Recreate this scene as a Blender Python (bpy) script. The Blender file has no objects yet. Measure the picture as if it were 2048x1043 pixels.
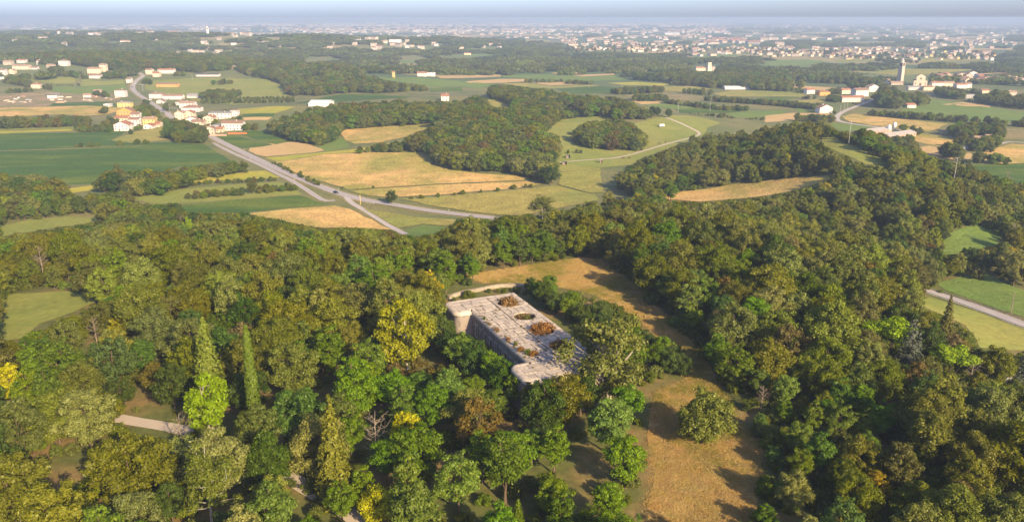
import bpy, bmesh, math, random
import numpy as np
from mathutils import Vector, Matrix, Euler

# ------------------------------------------------------------------ camera, sky, sun, exposure
SC = bpy.context.scene
COL = SC.collection
FPX, CAMZ = 1600.0, 108.0                 # focal length in photograph pixels, camera height above the plain
PITCH = math.atan(485.5 / FPX)
cam = bpy.data.cameras.new('camera')
cam.sensor_width = 36.0
cam.lens = FPX / 2048.0 * 36.0
cam.clip_start, cam.clip_end = 1.0, 120000.0
camo = bpy.data.objects.new('camera', cam)
camo.location = (0, 0, CAMZ)
camo.rotation_euler = (math.pi / 2 - PITCH, 0, 0)
COL.objects.link(camo)
SC.camera = camo

SUN_EL, SUN_AZ = math.radians(25.5), math.radians(147.0)      # azimuth clockwise from +Y (the view direction)
sdir = Vector((math.sin(SUN_AZ) * math.cos(SUN_EL), math.cos(SUN_AZ) * math.cos(SUN_EL), math.sin(SUN_EL)))
world = bpy.data.worlds.new('World')
SC.world = world
world.use_nodes = True
wn = world.node_tree.nodes
sky = wn.new('ShaderNodeTexSky')
sky.sky_type = 'NISHITA'
sky.sun_disc = False
sky.sun_elevation = SUN_EL
sky.sun_rotation = SUN_AZ
sky.air_density, sky.dust_density, sky.ozone_density = 0.6, 1.35, 3.5
bg = wn['Background']
bg.inputs['Strength'].default_value = 0.15
tint = wn.new('ShaderNodeMix'); tint.data_type = 'RGBA'; tint.blend_type = 'MULTIPLY'     # slightly milky summer sky, the same all round
tint.inputs[0].default_value = 1.0; tint.inputs[7].default_value = (1.0, 0.90, 0.95, 1)
world.node_tree.links.new(sky.outputs[0], tint.inputs[6]); world.node_tree.links.new(tint.outputs[2], bg.inputs[0])
sl = bpy.data.lights.new('sun', 'SUN')
sl.energy = 5.0
sl.angle = math.radians(0.5)
sl.color = (1.0, 0.78, 0.48)
so = bpy.data.objects.new('sun', sl)
so.rotation_euler = (-sdir).to_track_quat('-Z', 'Y').to_euler()
so.location = sdir * 300
COL.objects.link(so)
SC.view_settings.view_transform = 'Standard'
SC.view_settings.look = 'None'
SC.view_settings.gamma = 1.0
SC.view_settings.exposure = 0.97
cy = SC.cycles
cy.max_bounces, cy.diffuse_bounces, cy.glossy_bounces = 6, 3, 2
cy.transmission_bounces, cy.volume_bounces, cy.transparent_max_bounces = 3, 1, 8
cy.use_denoising = True
try:
    cy.denoiser = 'OPENIMAGEDENOISE'
    cy.denoising_prefilter = 'ACCURATE'
except Exception:
    pass
cy.use_adaptive_sampling = False
cy.caustics_reflective = cy.caustics_refractive = False
SC.render.use_persistent_data = False

rng = np.random.default_rng(7)
random.seed(7)

# ------------------------------------------------------------------ terrain
def sstep(a, b, t):
    t = np.clip((t - a) / (b - a), 0, 1)
    return t * t * (3 - 2 * t)

BUMPS = [  # x, y, sx, sy, height: low moraine hills
    (225, 545, 64, 110, 29), (205, 400, 44, 80, 12), (105, 395, 75, 70, 9),
    (-30, 760, 110, 130, 11), (150, 850, 90, 80, 9), (-245, 900, 95, 100, 12), (-120, 1000, 120, 120, 10),
    (60, 1050, 140, 110, 9), (-205, 880, 60, 60, 2),
    (-880, 1650, 330, 330, 30), (-500, 1500, 260, 200, 12), (-1500, 2600, 700, 500, 42), (-700, 2700, 600, 420, 34),
    (-1900, 3700, 900, 500, 48), (-350, 3300, 500, 400, 24), (-1200, 3500, 260, 200, 18), (-250, 1350, 220, 200, 9),
    (-415, 920, 34, 26, 5),
]
def H(x, y):
    x = np.asarray(x, float); y = np.asarray(y, float)
    s = 1 - sstep(245, 430, y + 0.10 * np.abs(x))
    lx = 1 - 0.38 * sstep(40, 290, -x)
    rx = 1 - 0.62 * sstep(70, 170, x)
    h = 31.0 * s * lx * rx
    for bx_, by_, sx, sy, a in BUMPS:
        h = h + a * np.exp(-((x - bx_) / sx) ** 2 - ((y - by_) / sy) ** 2)
    return h
def h1(x, y):
    return float(H(x, y))

CP, SP = math.cos(PITCH), math.sin(PITCH)
_D = np.concatenate([np.linspace(60, 700, 321), np.geomspace(703, 38000, 500)])
def ground_at(pts, off=0.0):
    """points of the terrain seen at the given photograph pixels (off = height above the ground)"""
    p = np.asarray(pts, float).reshape(-1, 2)
    off = np.broadcast_to(np.asarray(off, float), (len(p),))
    u = (p[:, 0] - 1024) / FPX; v = (521.5 - p[:, 1]) / FPX
    dy = CP + v * SP; dz = -SP + v * CP
    sx, sz = u / dy, dz / dy
    out = np.zeros((len(p), 2))
    for i in range(len(p)):
        f = CAMZ + sz[i] * _D - H(sx[i] * _D, _D) - off[i]
        k = np.argmax(f < 0) if (f < 0).any() else len(_D) - 1
        a, b = _D[max(k - 1, 0)], _D[k]
        for _ in range(14):
            m = 0.5 * (a + b)
            if CAMZ + sz[i] * m - H(sx[i] * m, m) - off[i] < 0: b = m
            else: a = m
        out[i] = (sx[i] * b, b)
    return out
def at(px, py, off=0.0):
    q = ground_at([(px, py)], off)[0]
    return float(q[0]), float(q[1]), h1(q[0], q[1])
def project(x, y, z):
    dz = np.asarray(z) - CAMZ
    f = np.asarray(y) * CP - dz * SP
    return 1024 + FPX * np.asarray(x) / f, 521.5 - FPX * (np.asarray(y) * SP + dz * CP) / f

# ------------------------------------------------------------------ small helpers
def inpoly(x, y, poly):
    x = np.asarray(x, float); y = np.asarray(y, float)
    r = np.zeros(x.shape, bool)
    n = len(poly)
    for i in range(n):
        x1, y1 = poly[i][0], poly[i][1]; x2, y2 = poly[(i + 1) % n][0], poly[(i + 1) % n][1]
        if y1 == y2: continue
        c = (y1 > y) != (y2 > y)
        r ^= c & (x < (x2 - x1) * (y - y1) / (y2 - y1) + x1)
    return r
_tab = np.random.default_rng(3).random((256, 256))
def vnoise(x, y, s):
    x = np.asarray(x, float) / s; y = np.asarray(y, float) / s
    xi = np.floor(x).astype(int); yi = np.floor(y).astype(int)
    fx = x - xi; fy = y - yi
    fx = fx * fx * (3 - 2 * fx); fy = fy * fy * (3 - 2 * fy)
    g = lambda a, b: _tab[a % 256, b % 256]
    return (g(xi, yi) * (1 - fx) + g(xi + 1, yi) * fx) * (1 - fy) + (g(xi, yi + 1) * (1 - fx) + g(xi + 1, yi + 1) * fx) * fy

def new_obj(name, me, parent=None, mats=None):
    if mats is not None:
        for m in (mats if isinstance(mats, (list, tuple)) else [mats]): me.materials.append(m)
    o = bpy.data.objects.new(name, me)
    COL.objects.link(o)
    if parent: o.parent = parent
    return o
def empty(name, loc, rz=0.0):
    o = bpy.data.objects.new(name, None)
    o.empty_display_size = 0.5
    COL.objects.link(o)
    o.location = loc; o.rotation_euler = (0, 0, rz)
    return o
def tag(o, label, cat, group=None):
    o['label'] = label; o['category'] = cat
    if group: o['group'] = group
    return o
def mesh_np(name, V, Fq, mat_idx=None, smooth=False, attr=None):
    """mesh from arrays; Fq is (n,4) or (n,3) or a list of faces"""
    me = bpy.data.meshes.new(name)
    if isinstance(Fq, list):
        me.from_pydata([tuple(v) for v in V], [], Fq)
    else:
        V = np.asarray(V, np.float32); Fq = np.asarray(Fq, np.int32)
        k = Fq.shape[1]
        me.vertices.add(len(V)); me.vertices.foreach_set('co', V.ravel())
        me.loops.add(Fq.size); me.loops.foreach_set('vertex_index', Fq.ravel())
        me.polygons.add(len(Fq))
        me.polygons.foreach_set('loop_start', np.arange(0, Fq.size, k, dtype=np.int32))
        me.polygons.foreach_set('loop_total', np.full(len(Fq), k, np.int32))
    if mat_idx is not None:
        me.polygons.foreach_set('material_index', np.asarray(mat_idx, np.int32))
    if smooth:
        me.polygons.foreach_set('use_smooth', np.ones(len(me.polygons), bool))
    if attr is not None:
        for nm, vals in attr.items():
            a = me.attributes.new(nm, 'FLOAT', 'POINT'); a.data.foreach_set('value', np.asarray(vals, np.float32))
    me.update(calc_edges=True)
    return me
def box_vf(x0, x1, y0, y1, z0, z1):
    V = [(x0, y0, z0), (x1, y0, z0), (x1, y1, z0), (x0, y1, z0), (x0, y0, z1), (x1, y0, z1), (x1, y1, z1), (x0, y1, z1)]
    Fc = [(0, 3, 2, 1), (4, 5, 6, 7), (0, 1, 5, 4), (1, 2, 6, 5), (2, 3, 7, 6), (3, 0, 4, 7)]
    return V, Fc
class MB:
    def __init__(s): s.V = []; s.F = []
    def add(s, V, Fc):
        n = len(s.V); s.V += [tuple(v) for v in V]; s.F += [tuple(i + n for i in f) for f in Fc]; return s
    def box(s, *a): return s.add(*box_vf(*a))
    def tube(s, pts, rad, n=6, cap=True):
        V, Fc = tube_vf(pts, rad, n, cap); return s.add(V, Fc)
    def mesh(s, name, smooth=False):
        me = bpy.data.meshes.new(name); me.from_pydata(s.V, [], s.F)
        if smooth: me.polygons.foreach_set('use_smooth', np.ones(len(me.polygons), bool))
        me.update(); return me
    def obj(s, name, mat, parent=None, smooth=False):
        return new_obj(name, s.mesh(name, smooth), parent, mat)
def tube_vf(pts, rad, n=6, cap=True):
    pts = [Vector(p) for p in pts]
    V = []; Fc = []
    up = Vector((0.31, 0.2, 0.93))
    for i, p in enumerate(pts):
        d = (pts[min(i + 1, len(pts) - 1)] - pts[max(i - 1, 0)])
        if d.length < 1e-6: d = Vector((0, 0, 1))
        d.normalize()
        a = d.cross(up if abs(d.dot(up)) < 0.95 else Vector((1, 0, 0))).normalized(); b = d.cross(a)
        r = rad[i] if hasattr(rad, '__len__') else rad
        for k in range(n):
            t = 2 * math.pi * k / n
            V.append(tuple(p + a * (r * math.cos(t)) + b * (r * math.sin(t))))
    for i in range(len(pts) - 1):
        for k in range(n):
            k2 = (k + 1) % n
            Fc.append((i * n + k, i * n + k2, (i + 1) * n + k2, (i + 1) * n + k))
    if cap:
        Fc.append(tuple(range(n - 1, -1, -1))); Fc.append(tuple((len(pts) - 1) * n + k for k in range(n)))
    return V, Fc

# ------------------------------------------------------------------ materials
def srgb(r, g, b):
    f = lambda c: (c / 255 / 12.92) if c / 255 <= 0.04045 else ((c / 255 + 0.055) / 1.055) ** 2.4
    return (f(r), f(g), f(b), 1)
class NT:
    def __init__(s, name, rough=0.9):
        s.m = bpy.data.materials.new(name); s.m.use_nodes = True
        s.t = s.m.node_tree; s.n = s.t.nodes
        s.p = s.n['Principled BSDF']; s.out = s.n['Material Output']
        s.p.inputs['Roughness'].default_value = rough
        s.p.inputs['Specular IOR Level'].default_value = 0.15
    def node(s, t, **kw):
        n = s.n.new(t)
        for k, v in kw.items(): setattr(n, k, v)
        return n
    def link(s, a, b): s.t.links.new(a, b)
    def coord(s, kind='Object', scale=(1, 1, 1), rot=(0, 0, 0)):
        if kind == 'World':
            o = s.node('ShaderNodeNewGeometry').outputs['Position']
        else:
            o = s.node('ShaderNodeTexCoord').outputs[kind]
        mp = s.node('ShaderNodeMapping')
        mp.inputs['Scale'].default_value = scale; mp.inputs['Rotation'].default_value = rot
        s.link(o, mp.inputs[0]); return mp.outputs[0]
    def noise(s, vec, scale, detail=3, rough=0.55, dist=0):
        n = s.node('ShaderNodeTexNoise')
        n.inputs['Scale'].default_value = scale; n.inputs['Detail'].default_value = detail
        n.inputs['Roughness'].default_value = rough; n.inputs['Distortion'].default_value = dist
        s.link(vec, n.inputs['Vector']); return n.outputs['Fac']
    def ramp(s, fac, stops, interp='LINEAR'):
        r = s.node('ShaderNodeValToRGB'); r.color_ramp.interpolation = interp
        e = r.color_ramp.elements
        while len(e) < len(stops): e.new(0.5)
        for i, (p, c) in enumerate(stops):
            e[i].position = p; e[i].color = c if len(c) == 4 else (*c, 1)
        s.link(fac, r.inputs[0]); return r.outputs[0]
    def mix(s, fac, a, b, mode='MIX'):
        m = s.node('ShaderNodeMix', data_type='RGBA', blend_type=mode)
        for sock, v in ((m.inputs[0], fac), (m.inputs[6], a), (m.inputs[7], b)):
            if hasattr(v, 'is_linked') or hasattr(v, 'links'): s.link(v, sock)
            elif hasattr(v, '__len__'): sock.default_value = v if len(v) == 4 else (*v, 1)
            else: sock.default_value = v
        return m.outputs[2]
    def math(s, op, a, b=None, c=None):
        m = s.node('ShaderNodeMath', operation=op)
        for i, v in enumerate((a, b, c)):
            if v is None: continue
            if isinstance(v, (int, float)): m.inputs[i].default_value = v
            else: s.link(v, m.inputs[i])
        return m.outputs[0]
    def maprange(s, v, a, b, c, d):
        m = s.node('ShaderNodeMapRange')
        s.link(v, m.inputs[0])
        for i, q in enumerate((a, b, c, d)): m.inputs[i + 1].default_value = q
        return m.outputs[0]
    def color(s, c):
        if hasattr(c, 'links'): s.link(c, s.p.inputs['Base Color'])
        else: s.p.inputs['Base Color'].default_value = c if len(c) == 4 else (*c, 1)
        return s
    def bump(s, h, strength=0.5, dist=0.1):
        b = s.node('ShaderNodeBump'); b.inputs['Strength'].default_value = strength; b.inputs['Distance'].default_value = dist
        s.link(h, b.inputs['Height']); s.link(b.outputs[0], s.p.inputs['Normal']); return s
def c3(c, k=1.0): return (c[0] * k, c[1] * k, c[2] * k, 1)

def plain_mat(name, col, rough=0.8, var=0.12, scale=1.5, coord='Object'):
    t = NT(name, rough)
    n = t.noise(t.coord(coord), scale, 4)
    t.color(t.mix(n, c3(col, 1 - var), c3(col, 1 + var)))
    return t.m

def crop_mat(name, base, patch, fine=0.35, patch_scale=0.012, fine_scale=0.55, amount=0.5, rows=0.0, rot=0.3, bump=0.6, lo=0.42, hi=0.62, an=(1, 1, 0)):
    """field surface: base colour with large irregular patches of a second colour, plant-sized speckle and faint rows"""
    t = NT(name, 0.95)
    v = t.coord('World', (1, 1, 0))
    big = t.noise(t.coord('World', an), patch_scale, 4, 0.6, 0.4)
    f = t.maprange(big, lo, hi, 0.0, amount)
    col = t.mix(f, base, patch)
    sp = t.noise(v, fine_scale, 3, 0.75)
    k = t.maprange(sp, 0.3, 0.7, 1 - fine, 1 + fine)
    mid = t.noise(v, fine_scale * 0.17, 3, 0.6)
    k = t.math('MULTIPLY', k, t.maprange(mid, 0.3, 0.7, 1 - fine * 0.45, 1 + fine * 0.45))
    if rows > 0:
        vr = t.coord('World', (1, 1, 0), (0, 0, rot))
        w = t.node('ShaderNodeTexWave'); w.inputs['Scale'].default_value = 0.22; w.inputs['Distortion'].default_value = 1.5
        w.inputs['Detail'].default_value = 2; t.link(vr, w.inputs[0])
        k = t.math('MULTIPLY', k, t.maprange(w.outputs['Fac'], 0, 1, 1 - rows, 1 + rows))
    cb = t.node('ShaderNodeCombineXYZ')
    for i in range(3): t.link(k, cb.inputs[i])
    t.color(t.mix(1.0, col, cb.outputs[0], 'MULTIPLY'))
    t.bump(sp, bump, 0.8)
    return t.m

CROPS = {
    'ripe':   crop_mat('corn_ripe', (0.57, 0.365, 0.120, 1), (0.25, 0.25, 0.042, 1), 0.45, 0.016, amount=0.85, rows=.05, rot=.15),
    'mid':    crop_mat('corn_turning', (0.320, 0.270, 0.060, 1), (0.20, 0.235, 0.042, 1), 0.42, amount=0.8),
    'yellow': crop_mat('soy_yellow', (0.40, 0.35, 0.04, 1), (0.23, 0.28, 0.04, 1), 0.25, 0.02),
    'soy':    crop_mat('soy_green', (0.054, 0.112, 0.013, 1), (0.150, 0.185, 0.018, 1), 0.30, 0.028, 0.45, rows=0.06, an=(.22, 1, 0), lo=.47, hi=.70, amount=.95),
    'meadow': crop_mat('meadow_grass', (0.205, 0.235, 0.044, 1), (0.285, 0.260, 0.060, 1), 0.20, 0.02, 0.4, amount=0.7, bump=0.3),
    'green':  crop_mat('young_crop', (0.132, 0.200, 0.034, 1), (0.185, 0.225, 0.044, 1), 0.22, 0.02, 0.4),
    'stub':   crop_mat('wheat_stubble', (0.52, 0.35, 0.15, 1), (0.42, 0.31, 0.10, 1), 0.15, 0.02, 0.4, rows=0.05, bump=0.3),
    'olive':  crop_mat('rough_grass', (0.205, 0.185, 0.065, 1), (0.28, 0.22, 0.095, 1), 0.28, 0.02, 0.35, amount=0.8, bump=0.4),
    'scrub':  crop_mat('waste_ground', (0.215, 0.19, 0.075, 1), (0.33, 0.235, 0.13, 1), 0.35, 0.035, 0.3, amount=0.9, bump=0.4),
    'dry':    crop_mat('mown_dry_grass', (0.42, 0.290, 0.100, 1), (0.19, 0.19, 0.036, 1), 0.34, 0.07, 1.3, amount=0.85, rows=0.0, rot=1.2, bump=0.5, lo=0.45, hi=0.62),
}

# ------------------------------------------------------------------ ground sheet
def ground_mat():
    t = NT('ground_soil_and_grass', 0.95)
    v = t.coord('World', (1, 1, 0))
    geo = t.node('ShaderNodeNewGeometry')
    sep = t.node('ShaderNodeSeparateXYZ'); t.link(geo.outputs['Position'], sep.inputs[0])
    n1 = t.noise(v, 0.018, 5, 0.6); n2 = t.noise(v, 0.35, 4, 0.7); n3 = t.noise(v, 0.06, 4, 0.6)
    grass = t.mix(t.maprange(n1, 0.4, 0.62, 0, 1), (0.125, 0.150, 0.046, 1), (0.205, 0.185, 0.065, 1))
    litter = t.mix(t.maprange(n3, 0.38, 0.55, 0, 1), (0.235, 0.160, 0.060, 1), (0.115, 0.125, 0.032, 1))
    # the wooded fort hill has leaf litter and thin dry grass, the plain meadow grass
    f = t.maprange(sep.outputs['Y'], 300, 430, 0, 1)
    near = t.mix(f, litter, grass)
    # patchwork of strip fields of the far plain, too far away to tell plants apart
    vf = t.coord('World', (1 / 300, 1 / 480, 0), (0, 0, 0.5))
    vo = t.node('ShaderNodeTexVoronoi', feature='F1', distance='CHEBYCHEV'); vo.inputs['Scale'].default_value = 1.0
    vo.inputs['Randomness'].default_value = 0.8
    t.link(vf, vo.inputs['Vector'])
    s2 = t.node('ShaderNodeSeparateXYZ'); t.link(vo.outputs['Color'], s2.inputs[0])
    patch = t.ramp(s2.outputs[0], [(0.0, (0.075, 0.125, 0.04, 1)), (0.30, (0.145, 0.175, 0.055, 1)), (0.50, (0.19, 0.19, 0.07, 1)),
                                   (0.66, (0.30, 0.25, 0.10, 1)), (0.80, (0.46, 0.33, 0.16, 1)), (0.90, (0.09, 0.135, 0.045, 1))], 'CONSTANT')
    d = t.math('LENGTH' if False else 'MAXIMUM', sep.outputs['Y'], 0.0)
    ff = t.maprange(d, 1250, 1500, 0, 1)
    col = t.mix(ff, near, patch)
    k = t.maprange(n2, 0.3, 0.7, 0.75, 1.25)
    cb = t.node('ShaderNodeCombineXYZ')
    for i in range(3): t.link(k, cb.inputs[i])
    t.color(t.mix(1.0, col, cb.outputs[0], 'MULTIPLY')); t.bump(n2, 0.4, 0.4)
    return t.m
def grid_axis(segs):
    a = []
    for lo, hi, st in segs: a += list(np.arange(lo, hi, st))
    a.append(segs[-1][1]); return np.array(a, float)
gx = grid_axis([(-40000, -6000, 3400), (-6000, -3000, 150), (-3000, -500, 60), (-500, -160, 8), (-160, 180, 4), (180, 520, 8), (520, 3000, 60), (3000, 6000, 150), (6000, 40000, 3400)])
gy = grid_axis([(-2000, 0, 200), (0, 60, 8), (60, 420, 4), (420, 1200, 8), (1200, 2000, 40), (2000, 6000, 80), (6000, 12000, 600), (12000, 40000, 2800)])
GX, GY = np.meshgrid(gx, gy)
nx_, ny_ = len(gx), len(gy)
idx = np.arange(nx_ * ny_).reshape(ny_, nx_)
Q = np.stack([idx[:-1, :-1].ravel(), idx[:-1, 1:].ravel(), idx[1:, 1:].ravel(), idx[1:, :-1].ravel()], 1)
gme = mesh_np('ground', np.stack([GX.ravel(), GY.ravel(), H(GX, GY).ravel()], 1), Q, smooth=True)
ground = new_obj('ground', gme, None, ground_mat()); ground['kind'] = 'structure'

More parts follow.
